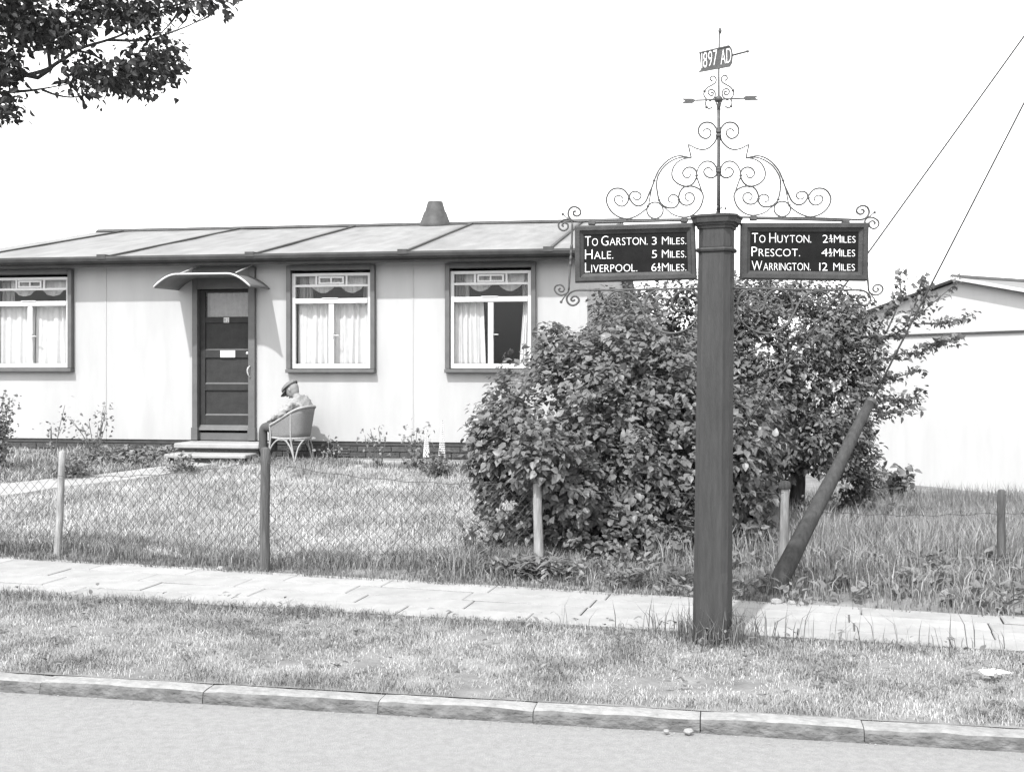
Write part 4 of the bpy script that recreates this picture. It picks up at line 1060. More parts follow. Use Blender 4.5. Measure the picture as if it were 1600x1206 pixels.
# overhanging street tree (trunk stands out of frame, left of the camera)
tb = Vector((-3.6, -2.2, -.05))
ov = thing('street_tree', tb, 'dark leafy branch of a street tree hanging in at the top left', 'tree')
mb = MB(); tk = crom([tb - Vector((0, 0, .1)), tb + Vector((.1, .1, 1.2)), tb + Vector((.2, .5, 2.4)), tb + Vector((.4, 1.2, 3.6)), tb + Vector((.6, 1.9, 5.2))], 5)
mb.tube(tk, [.20 - .10 * i / len(tk) for i in range(len(tk))], 12); mb.build('trunk', M['bark'], ov, smooth=True)
q = lambda P: [(x / 3.81, y / 3.81) for x, y in P]
YB = 2.0
limbs = [[(-900, 700), (-400, 560), (200, 440), (350, 370), (480, 290), (640, 240), (760, 190), (900, 90), (1100, 20), (1300, -20)], [(-900, 560), (-300, 570), (120, 545), (250, 530), (420, 500)], [(250, 535), (330, 565), (420, 580), (520, 568), (600, 550)],
         [(640, 240), (870, 240), (1030, 190), (1170, 130), (1300, 30)], [(200, 300), (350, 290), (480, 285), (620, 245)], [(-500, 200), (300, 150), (600, 120), (1000, 40), (1400, -40)], [(-300, 560), (0, 600), (100, 640)],
         [(1120, 25), (1110, 110), (1060, 170)], [(1080, 40), (1030, 120), (960, 200)], [(1300, 30), (1240, 100), (1165, 135)], [(440, 300), (560, 330), (700, 420), (820, 480)], [(1160, -60), (1280, 0), (1380, 60)]]
lend = Vector(tk[14])
for bi, br in enumerate(limbs):
    pts = [at(x, y, YB + .05 * (bi % 4) + .02 * i) for i, (x, y) in enumerate(q(br))]
    if bi in (0, 1, 5): pts = [lend, lend.lerp(pts[0], .55) + Vector((-.5, 0, .3))] + pts
    pts = crom(pts, 6); big_ = bi in (0, 1, 5)
    def rad(i):
        if big_ and i < 13: return .030 - .024 * i / 13
        u = (i - 13) / (len(pts) - 13) if big_ else i / len(pts)
        return max(.0010, (.0044 if big_ else .0028) * (1 - u) ** .8)
    mb = MB(); mb.tube(pts, [rad(i) for i in range(len(pts))], 6); mb.build('branch', M['bark'], ov, smooth=True)
zones = [(60, 120, 260, 140, 170), (330, 190, 200, 80, 90), (-60, 400, 190, 110, 110), (20, 640, 110, 80, 45), (500, 375, 130, 60, 30), (700, 450, 170, 85, 80), (900, 370, 170, 105, 85), (1030, 420, 70, 30, 12), (620, 60, 300, 60, 95),
         (1050, 15, 280, 35, 50), (830, 130, 120, 50, 22), (560, 520, 90, 30, 14), (860, 560, 25, 40, 5), (1370, 20, 40, 40, 4), (1010, 165, 20, 25, 4), (-300, 300, 300, 400, 160), (300, -200, 900, 150, 260), (960, 290, 110, 30, 12), (430, 490, 60, 30, 9)]
P, D_, N_, T = [], [], [], []
def spray(c, n, big=1.0):
    ax = Vector(runit(1)[0])
    for k in range(n):
        d = np.array(runit(1)[0]) * .8 + np.array([.35, 0, -.45]); P.append(np.array(c) + rng.normal(size=3) * .012 * big); D_.append(d); N_.append(np.array([0, -.4, .5]) + rng.normal(size=3) * .6); T.append(rng.uniform(.6, 1.3))
for cx_, cy_, rx, ry, n in zones:
    for _ in range(int(n * 1.25)):
        a = rng.uniform(0, 6.283); rr = math.sqrt(rng.uniform(0, 1)); x, y = q([(cx_ + rx * rr * math.cos(a), cy_ + ry * rr * math.sin(a))])[0]
        spray(at(x, y, YB + rng.uniform(-.12, .16)), 4)
nv = len(P)
for _ in range(1300):       # unseen rest of the crown, added towards the sun to shade the visible leaves
    c = np.array(at(*q([(rng.uniform(-900, 1000), rng.uniform(-300, 500))])[0], YB)) + np.array(to_sun) * rng.uniform(.5, 2.4) + np.array([-.2, 0, .0])
    if (c[2] - EYE) / max(c[1], .05) * FPX < 640 and c[1] > 0: continue
    spray(c, 4, 3)
P, D_, N_, T = map(np.array, (P, D_, N_, T)); yy_ = np.maximum(P[:, 1], .05); stray = (P[:, 1] > .2) & (HOR - (P[:, 2] - EYE) / yy_ * FPX > 192) & (P[:, 0] / yy_ * FPX + CX > -60)
nv = nv - int(stray[:nv].sum()); P, D_, N_, T = P[~stray], D_[~stray], N_[~stray], T[~stray]; s = .0155 * rng.uniform(.65, 1.25, len(P))
vis = visible_front(P) & (np.arange(len(P)) < nv) & ((P[:, 2] - EYE) / P[:, 1] * FPX < 585) & (P[:, 0] / P[:, 1] * FPX + CX > 0)
one = pick_near(P, D_, N_, s, 300, vis)
cr2 = bpy.data.objects.new('crown', None); COL.objects.link(cr2); cr2.parent = ov; cr2.location = (1, 3, 2.3); OFF[cr2] = OFF[ov] + Vector((1, 3, 2.3))
leaf_cloud('foliage', P[~one], D_[~one], N_[~one], s[~one], T[~one], M['oak'], NARROW * np.array([1.2, 1, 1]), parent=cr2)
lm = one_leaf_mesh('leaf', M['oak_one'], NARROW * np.array([1.2, 1, 1])); single_leaves(lm, P[one], D_[one], N_[one], s[one], cr2)

# rose bushes and other flowers in front of the house
def bush(name, label, cat, base, h, spread, nst, nleaf, size, m, group=None, jitter=.06, low=.3):
    b = Vector(base); t = thing(name, b, label, cat, group)
    lp_, ld, ln, lt = [], [], [], []
    for k in range(nst):
        a = random.uniform(0, 6.28); r = spread * random.uniform(.3, 1); hh = h * random.uniform(.6, 1)
        e = b + Vector((math.cos(a) * r, math.sin(a) * r * .6, hh)); mid = b.lerp(e, .5) + Vector((random.uniform(-.04, .04), 0, .04))
        pts = crom([b + Vector((random.uniform(-.05, .05), random.uniform(-.04, .04), -.04)), mid, e], 6)
        mb = MB(); mb.tube(pts, [.007 * (1 - .6 * i / len(pts)) for i in range(len(pts))], 5); mb.build('stem', M['stem'], t, smooth=True)
        for j in range(nleaf):
            p = pts[random.randint(int(len(pts) * low), len(pts) - 1)]
            lp_.append(np.array(p) + rng.normal(size=3) * jitter); ld.append(runit(1)[0] + np.array([0, 0, -.1])); ln.append(np.array([0, -.2, .8]) + rng.normal(size=3) * .4); lt.append(rng.uniform(.7, 1.3))
    lp_, ld, ln, lt = map(np.array, (lp_, ld, ln, lt))
    leaf_cloud('foliage', lp_, ld, ln, size * rng.uniform(.6, 1.2, len(lp_)), lt, m, parent=t); return t
def gg(px, py): return gp(px, py)
bush('rose_bush', 'open rose bush with bare lower stems left of the doorstep', 'bush', gg(150, 728), .78, .34, 9, 17, .05, M['weed'], 'rose bushes in the front border')
bush('rose_bush', 'thin straggling rose bush beside the left post top', 'bush', gg(85, 722), .72, .16, 4, 14, .05, M['weed'], 'rose bushes in the front border')
bush('rose_bush', 'open rose bush against the plinth, midway between the two right windows', 'bush', gg(592, 734), .60, .26, 7, 10, .05, M['weed'], 'rose bushes in the front border')
bush('rose_bush', 'darker rose bush beside the white lupins', 'bush', gg(650, 736), .56, .24, 7, 22, .05, M['weed'], 'rose bushes in the front border')
bush('garden_shrub', 'rounded grey shrub at the left edge against the white wall', 'bush', gg(-12, 745), .95, .28, 20, 90, .05, M['weed'], low=.1)
bush('clipped_shrub', 'low dark shrub on the path edge behind the thin leaning post', 'bush', gg(112, 752), .25, .26, 16, 46, .045, M['lilac'], low=.0)
bush('low_plant', 'low dark plant on the lawn edge before the doorstep', 'plant', gg(285, 742), .16, .30, 12, 34, .045, M['weed'], low=.0)
bush('low_plant', 'leafy clump at the foot of the white lupins', 'plant', gg(682, 748), .26, .16, 10, 26, .05, M['lilac'], low=.0)
bush('flower_clump', 'tall thin-stemmed plant growing by the air vent', 'plant', gg(521, 728), .34, .10, 5, 12, .045, M['weed'])
bush('seedling_plant', 'upright weed behind the fence at the left edge of the shrub', 'plant', gg(735, 878), .36, .10, 5, 20, .06, M['weed'])
bush('dock_plant', 'broad-leaved bushy weed against the white wall at far right', 'plant', gg(1395, 782), .52, .40, 12, 26, .12, M['apple'], low=.1)
def lupin(px, py, h, label, tilt=0):
    b = gp(px, py); t = thing('lupin', b, label, 'flower', 'white lupins in front of the plinth')
    mb = MB(); mb.tube([b - Vector((0, 0, .03)), b + Vector((tilt * .5, 0, h * .5)), b + Vector((tilt, 0, h))], [.006, .005, .003], 5); mb.build('stem', M['stem'], t, smooth=True)
    mb = MB(); n = 16
    for i in range(n):
        z = h * (.38 + .62 * i / n); r = .032 * (1 - .75 * i / n)
        for k in range(7):
            a = 6.283 * k / 7 + i * .4; mb.blob(b + Vector((tilt * z / h + math.cos(a) * r, math.sin(a) * r, z)), .013 * (1 - .5 * i / n), 5)
    mb.build('flower_spike', M['flower'], t, smooth=True)
    n = 26; a = rng.uniform(0, 6.283, n); p = np.array(b)[None] + np.stack([np.cos(a) * .03, np.sin(a) * .03, rng.uniform(.03, .22, n)], 1)
    d = np.stack([np.cos(a), np.sin(a), rng.uniform(-.2, .5, n)], 1); leaf_cloud('foliage', p, d, np.tile([0, -.1, 1.0], (n, 1)) + rng.normal(size=(n, 3)) * .2, np.full(n, .09), np.full(n, 1.0), M['weed'], NARROW, parent=t)
lupin(667, 742, .58, 'slimmer white lupin spike, left of the pair', -.01); lupin(690, 744, .66, 'fuller white lupin spike, right of the pair', .01)
# bricks edging the border left of the doorstep
for k, (x, y) in enumerate(((166, 722), (180, 722), (192, 720), (205, 719), (216, 717), (150, 729), (228, 717))):
    b = gp(x, y); mb = MB(); mb.box(-.05, .05, -.03, .03, -.02, .11, .012)
    o = mb.build('edging_stone', M['stone'] if k % 2 else M['brick']); o.location = b; o.rotation_euler = (random.uniform(-.2, .2), random.uniform(.3, .8), random.uniform(-.5, .5))
    tag(o, ('pale' if k % 2 else 'dark') + ' tilted edging stone, ' + ['third from the rose bush', 'fourth from the rose bush', 'fifth from the rose bush', 'third from the doorstep', 'second from the doorstep', 'nearest the rose bush', 'nearest the doorstep'][k] + ' in the border', 'stone', 'edging stones of the front border')
# weed on the post cap
wc = at(1127, 337, PYs); n = 22; a = rng.uniform(0, 6.283, n)
p = np.array(wc)[None] + np.stack([np.cos(a) * .02, np.sin(a) * .02, rng.uniform(0, .05, n)], 1)
o = leaf_cloud('moss_tuft', p, np.stack([np.cos(a) * .6, np.sin(a) * .6, rng.uniform(.3, 1, n)], 1), rng.normal(size=(n, 3)) + np.array([0, -.5, .5]), np.full(n, .022), np.full(n, 1.0), M['weed'], NARROW, stuff=False)
tag(o, 'small weed tuft sprouting on top of the signpost cap', 'plant')
# litter and stones
pp = gp(1552, 1063); mb = MB(); rows = []
pol = [(-.085, -.05), (-.03, -.075), (.04, -.05), (.12, -.02), (.06, .02), (.03, .07), (-.02, .035), (-.10, .02)]
mb.add([(pp.x, pp.y, .062)] + [(pp.x + x, pp.y + y * 1.3, .045 + random.uniform(-.008, .012)) for x, y in [(a * .75, b * .8) for a, b in pol]], [(0, i + 1, (i + 1) % 8 + 1) for i in range(8)])
o = mb.build('paper_scrap', M['paper']); sm = o.modifiers.new('thickness', 'SOLIDIFY'); sm.thickness = .001
tag(o, 'crumpled white paper scrap lying on the grass verge at right', 'litter')
for (x, y, r, lab) in ((1075, 1149, .02, 'larger pale pebble in the gutter below the signpost'), (1041, 1148, .012, 'smaller pale pebble in the gutter below the signpost'), (345, 893, .028, 'pale stone at the lawn edge left of the dark split fence post'), (1213, 946, .035, 'pale stone at the foot of the leaning pole'),
                       (1237, 947, .026, 'flat pale stone just right of the leaning pole foot'), (1254, 948, .024, 'second pale stone right of the leaning pole foot'), (706, 877, .025, 'pale stone behind the fence left of the shrub'), (787, 886, .06, 'rough block half buried in front of the shrub')):
    b = at(x, y, (EYE - RZ) * FPX / (y - HOR)) if y > 1100 else gp(x, y); b.z += .015; mb = MB(); mb.blob(b + Vector((0, 0, r * .3)), r, 9, (1.2, 1, .75), .14)
    tag(mb.build('stone', M['stone']), lab, 'stone', 'loose stones')

# ------------------------------------------------------------------ wicker chair and dozing man
cpos = at(459, 722, 14.02); cpos.z = float(gz(cpos.x, cpos.y)); RZC = math.radians(158)
ch = thing('wicker_chair', cpos, 'pale wicker tub chair on bent cane legs beside the doorstep', 'chair', rz=RZC, local=True)
SX = .80
rim = [(.27, .26, .475), (.17, .285, .51), (.04, .295, .565), (-.10, .285, .63), (-.20, .25, .675), (-.285, .17, .70), (-.325, 0, .71)]
low = [(.245, .235, .325), (.16, .25, .32), (.04, .255, .315), (-.08, .24, .315), (-.16, .2, .315), (-.215, .13, .315), (-.24, 0, .315)]
def both(P): return P + [(x, -y, z) for x, y, z in reversed(P[:-1])]
ch.scale = (SX, SX, 1)
R_, L_ = crom(both(rim), 5), crom(both(low), 5)

mb = MB(); mb.sheet([[a.lerp(b, t) + Vector((0, 0, 0)) for a, b in zip(L_, R_)] for t in np.linspace(0, 1, 6)]); sh = mb.build('woven_shell', M['cane'], ch, smooth=True)
sh.modifiers.new('thickness', 'SOLIDIFY').thickness = .014
mb = MB(); mb.tube(R_, .0165, 8); mb.build('arm_rim', M['cane_light'], ch, smooth=True)
mb = MB(); mb.tube(L_ + [L_[0]], .014, 8); mb.build('seat_rim', M['cane_light'], ch, smooth=True)
mb = MB(); mb.v += [Vector(p) + Vector((0, 0, .012)) for p in L_]; mb.f.append(tuple(range(len(L_)))); o = mb.build('seat', M['cane'], ch); o.modifiers.new('thickness', 'SOLIDIFY').thickness = .03
for sgn in (1, -1):
    mb = MB(); mb.tube(crom([(.27, .26 * sgn, .475), (.262, .25 * sgn, .32), (.285, .265 * sgn, .12), (.30, .275 * sgn, -.02)], 6), .0135, 8); mb.build('leg', M['cane_light'], ch, smooth=True)
    mb = MB(); mb.tube(crom([(-.12, .275 * sgn, .64), (-.10, .24 * sgn, .33), (-.13, .24 * sgn, .18), (-.20, .27 * sgn, -.02)], 6), .0135, 8); mb.build('leg', M['cane_light'], ch, smooth=True)
    for arc in ([(.29, .268, .08), (.245, .262, .20), (.15, .258, .285), (.06, .256, .305)], [(.06, .256, .305), (-.03, .252, .28), (-.11, .252, .19), (-.175, .262, .06)]):
        mb = MB(); mb.tube(crom([(x, y * sgn, z) for x, y, z in arc], 6), .011, 8); mb.build('brace', M['cane_light'], ch, smooth=True)
    mb = MB(); mb.tube(crom([(-.19, .26 * sgn, .04), (-.21, .2 * sgn, .2), (-.235, .08 * sgn, .295), (-.235, 0, .30)], 6), .011, 8); mb.build('brace', M['cane_light'], ch, smooth=True)

pm = thing('person', cpos + Vector((math.cos(RZC), math.sin(RZC), 0)) * .045, 'person in flat cap and pale jacket slumped asleep in the wicker chair', 'person', rz=RZC, local=True)
pm.scale = (.95, .92, 1)
def skin(name, V, E, R, m, root=0, sub=2):
    me = bpy.data.meshes.new(name); me.from_pydata(V, E, []); me.update()
    o = bpy.data.objects.new(name, me); COL.objects.link(o); o.parent = pm; me.materials.append(m); OFF[o] = Vector((0, 0, 0))
    o.modifiers.new('Skin', 'SKIN')
    if not me.skin_vertices: 
        bm = bmesh.new(); bm.from_mesh(me); bm.verts.layers.skin.verify(); bm.to_mesh(me); bm.free()
    sv = me.skin_vertices[0].data
    for i, r in enumerate(R): sv[i].radius = (r, r) if not isinstance(r, tuple) else r; sv[i].use_root = (i == root)
    sbs = o.modifiers.new('Subdivision', 'SUBSURF'); sbs.levels = sub; sbs.render_levels = sub
    o.modifiers['Skin'].use_smooth_shade = True
    return o
class Sk:
    def __init__(s): s.V = []; s.E = []; s.R = []
    def v(s, p, r, frm=None):
        s.V.append(tuple(p)); s.R.append(r)
        if frm is not None: s.E.append((frm, len(s.V) - 1))
        return len(s.V) - 1
def chain(k, start, pts):
    for p, r in pts: start = k.v(p, r, start)
    return start
# body: one continuous skinned figure
k = Sk(); pel = k.v((-.06, 0, .43), .11)
w = chain(k, pel, [((-.13, 0, .53), .105), ((-.18, 0, .64), .115), ((-.17, 0, .745), .12)]); chest = w
nk = chain(k, chest, [((-.11, 0, .82), .055), ((-.065, 0, .855), .05)])
hd_ = chain(k, nk, [((-.035, 0, .895), .078), ((.0, 0, .945), .074), ((.012, 0, .965), .05)])
for sgn in (1, -1):
    sh_ = chain(k, chest, [((-.15, .13 * sgn, .765), .06), ((-.08, .215 * sgn, .69), .047), ((.0, .25 * sgn, .605), .042), ((.12, .19 * sgn, .57), .034), ((.20, .12 * sgn, .55), .026)])
    palm = chain(k, sh_, [((.245, .085 * sgn, .535), .027)])
    for f, (dy, ln) in enumerate(((.02, .05), (.007, .058), (-.007, .055), (-.02, .045))):
        chain(k, palm, [((.27, (.075 + dy) * sgn, .53), .0095), ((.27 + ln * .6, (.065 + dy) * sgn, .522), .0085), ((.27 + ln, (.058 + dy) * sgn, .503), .0075)])
    chain(k, palm, [((.25, .05 * sgn, .545), .011), ((.28, .03 * sgn, .545), .0085)])
    lg = chain(k, pel, [((-.02, .09 * sgn, .43), .085), ((.17, .11 * sgn, .445), .072), ((.345, .12 * sgn, .44), .056), ((.345, .12 * sgn, .27), .05), ((.33, .12 * sgn, .10), .037), ((.345, .12 * sgn, .05), .04), ((.44, .125 * sgn, .03), .032), ((.48, .127 * sgn, .027), .02)])
skin('body', k.V, k.E, k.R, M['skin'])
# jacket
k = Sk(); a0 = k.v((-.075, 0, .45), .13); c3 = chain(k, a0, [((-.14, 0, .54), .135), ((-.19, 0, .65), .14), ((-.175, 0, .745), .135)]); chain(k, c3, [((-.125, 0, .805), .078)])
for sgn in (1, -1):
    chain(k, c3, [((-.15, .14 * sgn, .765), .070), ((-.08, .222 * sgn, .695), .055), ((.0, .255 * sgn, .61), .050), ((.12, .195 * sgn, .575), .041), ((.195, .128 * sgn, .552), .034)])
jk = skin('jacket', k.V, k.E, k.R, M['jacket'])
ctx = bpy.data.textures.new('creases', 'CLOUDS'); ctx.noise_scale = .05; ctx.noise_depth = 2
dm = jk.modifiers.new('creases', 'DISPLACE'); dm.texture = ctx; dm.strength = .045; dm.mid_level = .55; jk.modifiers['Subdivision'].render_levels = 3
k = Sk(); a0 = k.v((-.05, 0, .425), .12)
for sgn in (1, -1):
    chain(k, a0, [((.0, .09 * sgn, .435), .098), ((.17, .11 * sgn, .45), .084), ((.35, .12 * sgn, .445), .067), ((.352, .12 * sgn, .27), .062), ((.34, .12 * sgn, .10), .055)])
skin('trousers', k.V, k.E, k.R, M['trousers'])
for sgn in (1, -1):
    k = Sk(); a0 = k.v((.315, .12 * sgn, .045), .046); chain(k, a0, [((.38, .122 * sgn, .045), .043), ((.45, .125 * sgn, .034), .036), ((.49, .127 * sgn, .03), .024)]); skin('shoe', k.V, k.E, k.R, M['shoe'])
# head details, in a frame tilted forward
HM = Matrix.Translation((-.018, 0, .915)) @ Matrix.Rotation(math.radians(36), 4, 'Y')
def hb(mb): mb.v = [HM @ v for v in mb.v]; return mb
mb = MB(); mb.blob((0, 0, -.005), .088, 14, (1.08, .86, 1.22)); hb(mb).build('face', M['skin'], pm, smooth=True)
mb = MB(); mb.prism([(.088, -.012, .02), (.118, 0, -.022), (.088, .012, -.03)], (0, .004, 0)); mb.blob((.1, 0, -.018), .017, 8, (1.3, .9, 1)); hb(mb).build('nose', M['skin'], pm, smooth=True)
for sgn in (1, -1):
    mb = MB(); mb.blob((-.008, .077 * sgn, -.005), .026, 8, (.8, .4, 1.25)); hb(mb).build('ear', M['skin'], pm, smooth=True)
    mb = MB(); mb.blob((.083, .032 * sgn, .018), .011, 8, (.6, 1.2, .6)); hb(mb).build('eye', M['shoe'], pm, smooth=True)
mb = MB(); mb.blob((.083, 0, -.062), .017, 8, (.6, 1.5, .35)); hb(mb).build('mouth', M['trousers'], pm, smooth=True)
mb = MB(); mb.blob((-.028, 0, .012), .088, 12, (.86, .90, .95)); hb(mb).build('hair', M['hair'], pm, smooth=True)
mb = MB(); n = 16
rows = []
for t in np.linspace(0, 1, 7):
    rr = math.cos(t * math.pi / 2) ** .7; rows.append([(.006 + (.118 + .012 * math.sin(t * 3.1)) * rr * math.cos(a) * 1.05, .105 * rr * math.sin(a), .042 + .062 * math.sin(t * math.pi / 2)) for a in np.linspace(0, 2 * math.pi, n + 1)])
mb.sheet(rows); hb(mb); capo = mb.build('flat_cap', M['cap'], pm, smooth=True); capo.modifiers.new('thickness', 'SOLIDIFY').thickness = .006
mb = MB(); rows = []
for t in np.linspace(0, 1, 5):
    rows.append([((.085 + .085 * t) * math.cos(a) + .01, (.085 + .02 * t) * math.sin(a) * 1.05, .045 - .022 * t - .012 * abs(math.sin(a))) for a in np.linspace(-1.15, 1.15, 13)])
mb.sheet(rows); hb(mb); o = mb.build('cap_peak', M['cap'], pm, smooth=True); o.modifiers.new('thickness', 'SOLIDIFY').thickness = .007

# ------------------------------------------------------------------ grass and ground cover
def vnoise(x, y, sc, seed=0.0):
    return np.array([noise.noise(Vector((a * sc, b * sc, seed))) for a, b in zip(x, y)])
def field(n, x0, x1, ylo, yhi):
    x = rng.uniform(x0, x1, n); lo, hi = ylo(x), yhi(x); y = lo + (hi - lo) * rng.uniform(0, 1, n); return x, y
def grass(name, label, cat, x, y, h, w, tone, m=None, bend=.7):
    P = np.stack([x, y, gz(x, y)], 1); o = blades(name, P, h, w, tone, m or M['grass'], bend)
    o['kind'] = 'stuff'; tag(o, label, cat); return o
# verge
x, y = field(210000, -6.5, 6.0, lambda x: y_kerb(x) + .01, lambda x: y_pf(x) + .03)
nz = vnoise(x, y, 2.2) + .6 * vnoise(x, y, 7, 4); edge = np.clip(1 - (y_pf(x) - y) / .35, 0, 1) * np.clip(.35 - x * .35, 0, 1)
k = rng.uniform(0, 1, len(x)) < .72 + 1.0 * nz; x, y, nz, edge = x[k], y[k], nz[k], edge[k]
h = rng.uniform(.012, .045, len(x)) * (1 + .6 * nz) + edge * rng.uniform(.0, .06, len(x))
tone = rng.uniform(.72, 1.22, len(x)) * (1 - .55 * nz) * (1 - .45 * edge)
grass('verge_grass', 'short dry mown grass of the verge between kerb and pavement', 'grass', x, y, h, rng.uniform(.002, .0045, len(x)), tone, bend=1.9)
# seed stalks and tufts on the verge by the signpost
x, y = field(230, .3, 5.0, lambda x: y_pf(x) - .25, lambda x: y_pf(x) + .02)
x2 = np.concatenate([PB.x + rng.normal(0, .13, 420), x]); y2 = np.concatenate([PB.y + rng.normal(.0, .10, 420), y])
h = np.concatenate([rng.uniform(.06, .26, 420), rng.uniform(.08, .30, 230)])
grass('verge_tufts', 'long grass tufts round the signpost foot and pavement edge', 'grass', x2, y2, h, .006, rng.uniform(.3, .9, len(x2)), M['tallgrass'], .6)
x, y = field(26, -3.8, .8, lambda x: y_kerb(x) + .3, lambda x: y_pf(x)); 
# strip between pavement and fence
def y_fence(x): return np.interp(x, [-8, -4.0, -1.98, .22, 2.2, 4.1, 8], [9.9, 9.8, 9.02, 9.15, 9.05, 9.15, 9.2])
x, y = field(30000, -6.5, 2.0, lambda x: y_pb(x) - .03, lambda x: np.maximum(y_fence(x) + .25, y_pb(x) + .2))
nz = vnoise(x, y, 3, 8); k = rng.uniform(0, 1, len(x)) < .55 + .8 * nz; x, y, nz = x[k], y[k], nz[k]
grass('fence_strip_grass', 'thin patchy grass along the pavement below the fence', 'grass', x, y, rng.uniform(.02, .07, len(x)) * (1 + nz), rng.uniform(.004, .007, len(x)), rng.uniform(.3, 1.0, len(x)), M['tallgrass'], 1.0)
# long grass at the foot of the fence
x, y = field(22000, -6.5, .6, lambda x: y_fence(x) + .02, lambda x: y_fence(x) + .55)
nz = vnoise(x, y, 2.5, 3); k = rng.uniform(0, 1, len(x)) < .5 + 1.0 * nz; x, y, nz = x[k], y[k], nz[k]
grass('fence_foot_grass', 'darker long grass left uncut along the fence foot', 'grass', x, y, rng.uniform(.04, .15, len(x)) * (1 + .6 * nz), rng.uniform(.004, .008, len(x)), rng.uniform(.55, 1.25, len(x)), M['tallgrass'], .8)
# lawn
def y_wall(x): return 14.58 - math.tan(YAW) * (x - HX0)
x, y = field(150000, -7.5, 1.7, lambda x: y_fence(x) + .25, lambda x: y_wall(x) - .75)
w_ = (x - CX) ; pxx = x / y * FPX + CX; pyy = HOR + (EYE - gz(x, y)) / y * FPX
pu = np.interp(pxx, [-400, 0, 90, 160, 250, 300, 331, 2000], [775, 762, 753, 747, 735, 728, 0, 0]); pl = np.interp(pxx, [-400, 0, 90, 180, 265, 330, 331, 2000], [800, 781, 768, 758, 746, 731, 0, 0])
onpath = (pyy > pu - 1.0) & (pyy < pl + 1.0); border = (pyy < pu) & (pxx < 300)
nz = vnoise(x, y, 1.8, 1) + .5 * vnoise(x, y, 6, 2); k = ~onpath & ~border & (rng.uniform(0, 1, len(x)) < .8 + .4 * nz)
x, y, nz = x[k], y[k], nz[k]
grass('lawn_grass', 'pale dry lawn grass between the fence and the bungalow', 'grass', x, y, rng.uniform(.04, .10, len(x)) * (1 + .5 * nz), rng.uniform(.004, .008, len(x)), rng.uniform(.85, 1.45, len(x)) * (1 - .35 * nz), bend=1.1)
# border plants left of the door
x, y = field(30000, -7.2, -3.6, lambda x: np.full_like(x, 12.4), lambda x: y_wall(x) - .03)
pxx = x / y * FPX + CX; pyy = HOR + (EYE - gz(x, y)) / y * FPX
pu = np.interp(pxx, [-400, 0, 90, 160, 250, 300], [775, 762, 753, 747, 735, 728]); k = (pyy < pu - 1) & (pxx < 262); x, y = x[k], y[k]
nz = vnoise(x, y, 2.5, 9)
grass('border_growth', 'mixed weedy growth filling the border along the wall', 'ground cover', x, y, rng.uniform(.02, .13, len(x)) * (1 + .8 * nz), rng.uniform(.007, .015, len(x)), rng.uniform(.7, 1.9, len(x)), M['tallgrass'], .9)
x, y = field(7000, -3.6, 1.2, lambda x: y_wall(x) - .9, lambda x: y_wall(x) - .55)
nz = vnoise(x, y, 3, 19); k = nz > -.1; x, y = x[k], y[k]
grass('wall_foot_growth', 'weeds and grass along the foot of the brick plinth', 'ground cover', x, y, rng.uniform(.03, .14, len(x)), rng.uniform(.006, .012, len(x)), rng.uniform(.6, 1.3, len(x)), M['tallgrass'], .9)
# meadow at right
x, y = field(105000, 1.1, 10.5, lambda x: np.maximum(y_fence(x) + .1, 8.6), lambda x: np.full_like(x, 17.6))
nz = vnoise(x, y, 1.3, 5) + .5 * vnoise(x, y, 5, 6); dens = np.clip(1.4 - (y - 9) * .08, .6, 1)
k = (rng.uniform(0, 1, len(x)) < (.8 + .4 * nz) * dens); x, y, nz = x[k], y[k], nz[k]
hh = rng.uniform(.10, .34, len(x)) * (1 + .45 * nz) * (1 - .45 * np.clip((y - 10.5) / 5, 0, 1))
grass('meadow_grass', 'long uncut grass filling the ground right of the shrubs', 'grass', x, y, hh, rng.uniform(.005, .010, len(x)), rng.uniform(.55, 1.5, len(x)) * (1 - .2 * nz), M['tallgrass'], .6)
# far fringe of seeding stems against the white wall
x, y = field(2600, 4.5, 10.5, lambda x: np.full_like(x, 15.2), lambda x: np.full_like(x, 17.0))
grass('seeding_stems', 'tall seeding stems fringing the white wall at right', 'grass', x, y, rng.uniform(.16, .36, len(x)), .007, rng.uniform(.4, .9, len(x)), M['tallgrass'], .35)
# dark growth under and before the shrubs
x, y = field(24000, -.7, 6.5, lambda x: y_pb(x) + .0, lambda x: np.maximum(y_fence(x) + .35, y_pb(x) + .3))
nz = vnoise(x, y, 2.4, 12); k = rng.uniform(0, 1, len(x)) < .6 + .9 * nz; x, y, nz = x[k], y[k], nz[k]
hfac = np.clip((y - y_pb(x)) / .5, .25, 1)
hfac = hfac * np.where((x > -.3) & (x < 2.2), .6, 1.0)
grass('rough_bank_grass', 'rough grass bank between the pavement and the shrubs', 'grass', x, y, rng.uniform(.05, .26, len(x)) * hfac * (1 + .6 * nz), rng.uniform(.005, .010, len(x)), rng.uniform(.4, 1.3, len(x)), M['tallgrass'], .9)
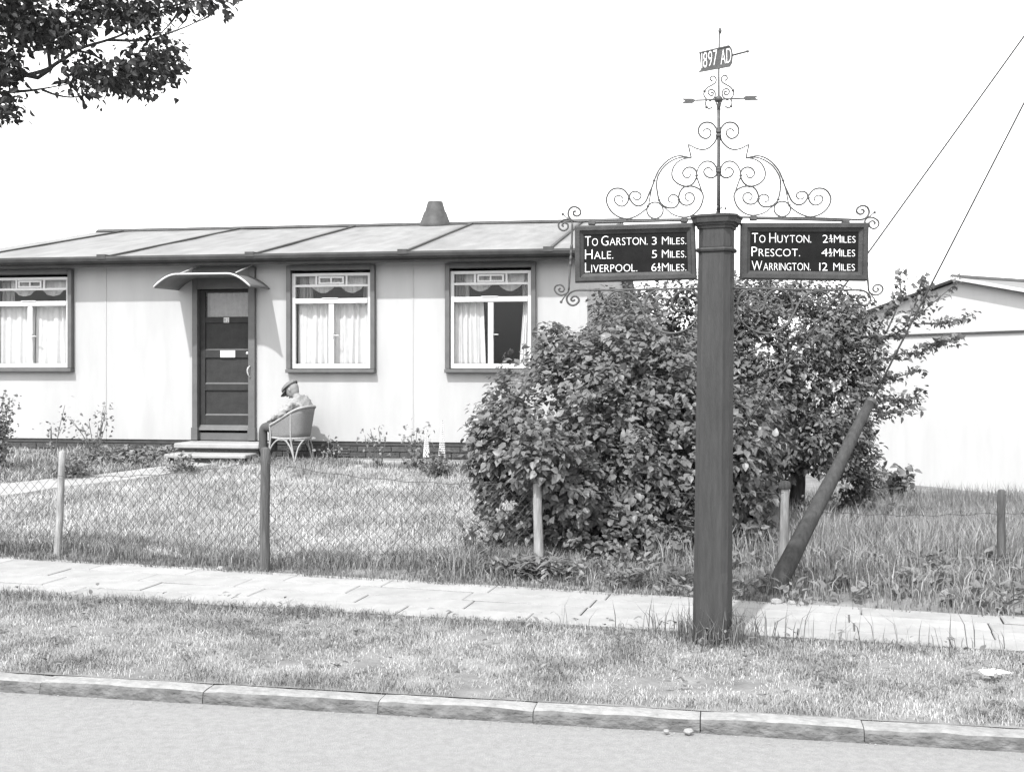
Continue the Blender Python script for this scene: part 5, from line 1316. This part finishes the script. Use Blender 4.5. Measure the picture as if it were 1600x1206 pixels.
# broad-leaved weeds on the same bank and in the field edge
def weeds(name, label, x, y, per, size, m, up=.35):
    n = len(x) * per; X = np.repeat(x, per); Y = np.repeat(y, per); a = rng.uniform(0, 6.283, n)
    z = gz(X, Y) + rng.uniform(.01, .12, n); e = rng.uniform(.0, 1.0, n)
    P = np.stack([X + rng.normal(0, .03, n), Y + rng.normal(0, .03, n), z], 1); D_ = np.stack([np.cos(a), np.sin(a), up + e * .6], 1)
    o = leaf_cloud(name, P, D_, np.stack([-np.cos(a) * .4, -np.sin(a) * .4 - .2, np.ones(n)], 1), size * rng.uniform(.5, 1.3, n), rng.uniform(.7, 1.3, n), m, NARROW); tag(o, label, 'weeds'); return o
x, y = field(190, .2, 6.0, lambda x: y_pb(x) + .12, lambda x: np.maximum(y_fence(x) + .2, y_pb(x) + .5))
weeds('bank_weeds', 'broad-leaved weeds on the rough bank behind the pavement', x, y, 9, .075, M['weed'])
x, y = field(34, 2.3, 5.5, lambda x: y_pb(x) + .2, lambda x: y_fence(x)); weeds('dock_leaves', 'larger dock leaves below the right-hand fence', x, y, 8, .11, M['weed'])
x, y = field(200, -5.4, -4.38, lambda x: y_wall(x) - 1.3, lambda x: y_wall(x) - .15); weeds('border_leaves', 'leafy low plants in the border beside the doorstep', x, y, 8, .07, M['weed'])
n = 130; x = at(830, 900, 8.75).x + rng.normal(0, .16, n); y = 8.78 + rng.normal(0, .09, n); weeds('ferny_clump', 'dark ferny clump at the pavement edge before the shrub', x, y, 8, .07, M['lilac'])
x, y = field(160, -4.5, 4.0, lambda x: y_kerb(x) + .1, lambda x: y_pf(x) - .1); weeds('verge_weeds', 'flat plantain weeds scattered in the verge', x, y, 5, .05, M['weed'], up=.12)
x, y = field(120, 4.3, 5.4, lambda x: np.full_like(x, 13.0), lambda x: np.full_like(x, 15.2)); weeds('wall_weeds', 'dark weeds at the foot of the fruit tree by the white wall', x, y, 9, .12, M['apple'])

# grit washed into the gutter along the kerb
n = 900; x = rng.uniform(-4.5, 4.5, n); y = y_kerb(x) - .15 - np.abs(rng.normal(0, .06, n)); r = rng.uniform(.0015, .006, n)
oct_ = np.array([(1, 0, 0), (0, 1, 0), (-1, 0, 0), (0, -1, 0), (0, 0, .8), (0, 0, -.5)]); of = np.array([0, 1, 4, 1, 2, 4, 2, 3, 4, 3, 0, 4])
V = (np.stack([x, y, np.full(n, RZ + .004)], 1)[:, None] + oct_[None] * r[:, None, None] * rng.uniform(.7, 1.3, (n, 6, 1))).reshape(-1, 3)
me = np_mesh('gutter_grit', V, ((np.arange(n) * 6)[:, None] + of[None]).ravel(), np.full(n * 4, 3), M['stone'])
o = link_mesh('gutter_grit', me, None); o['kind'] = 'stuff'; tag(o, 'fine grit lying in the gutter along the kerb', 'grit')
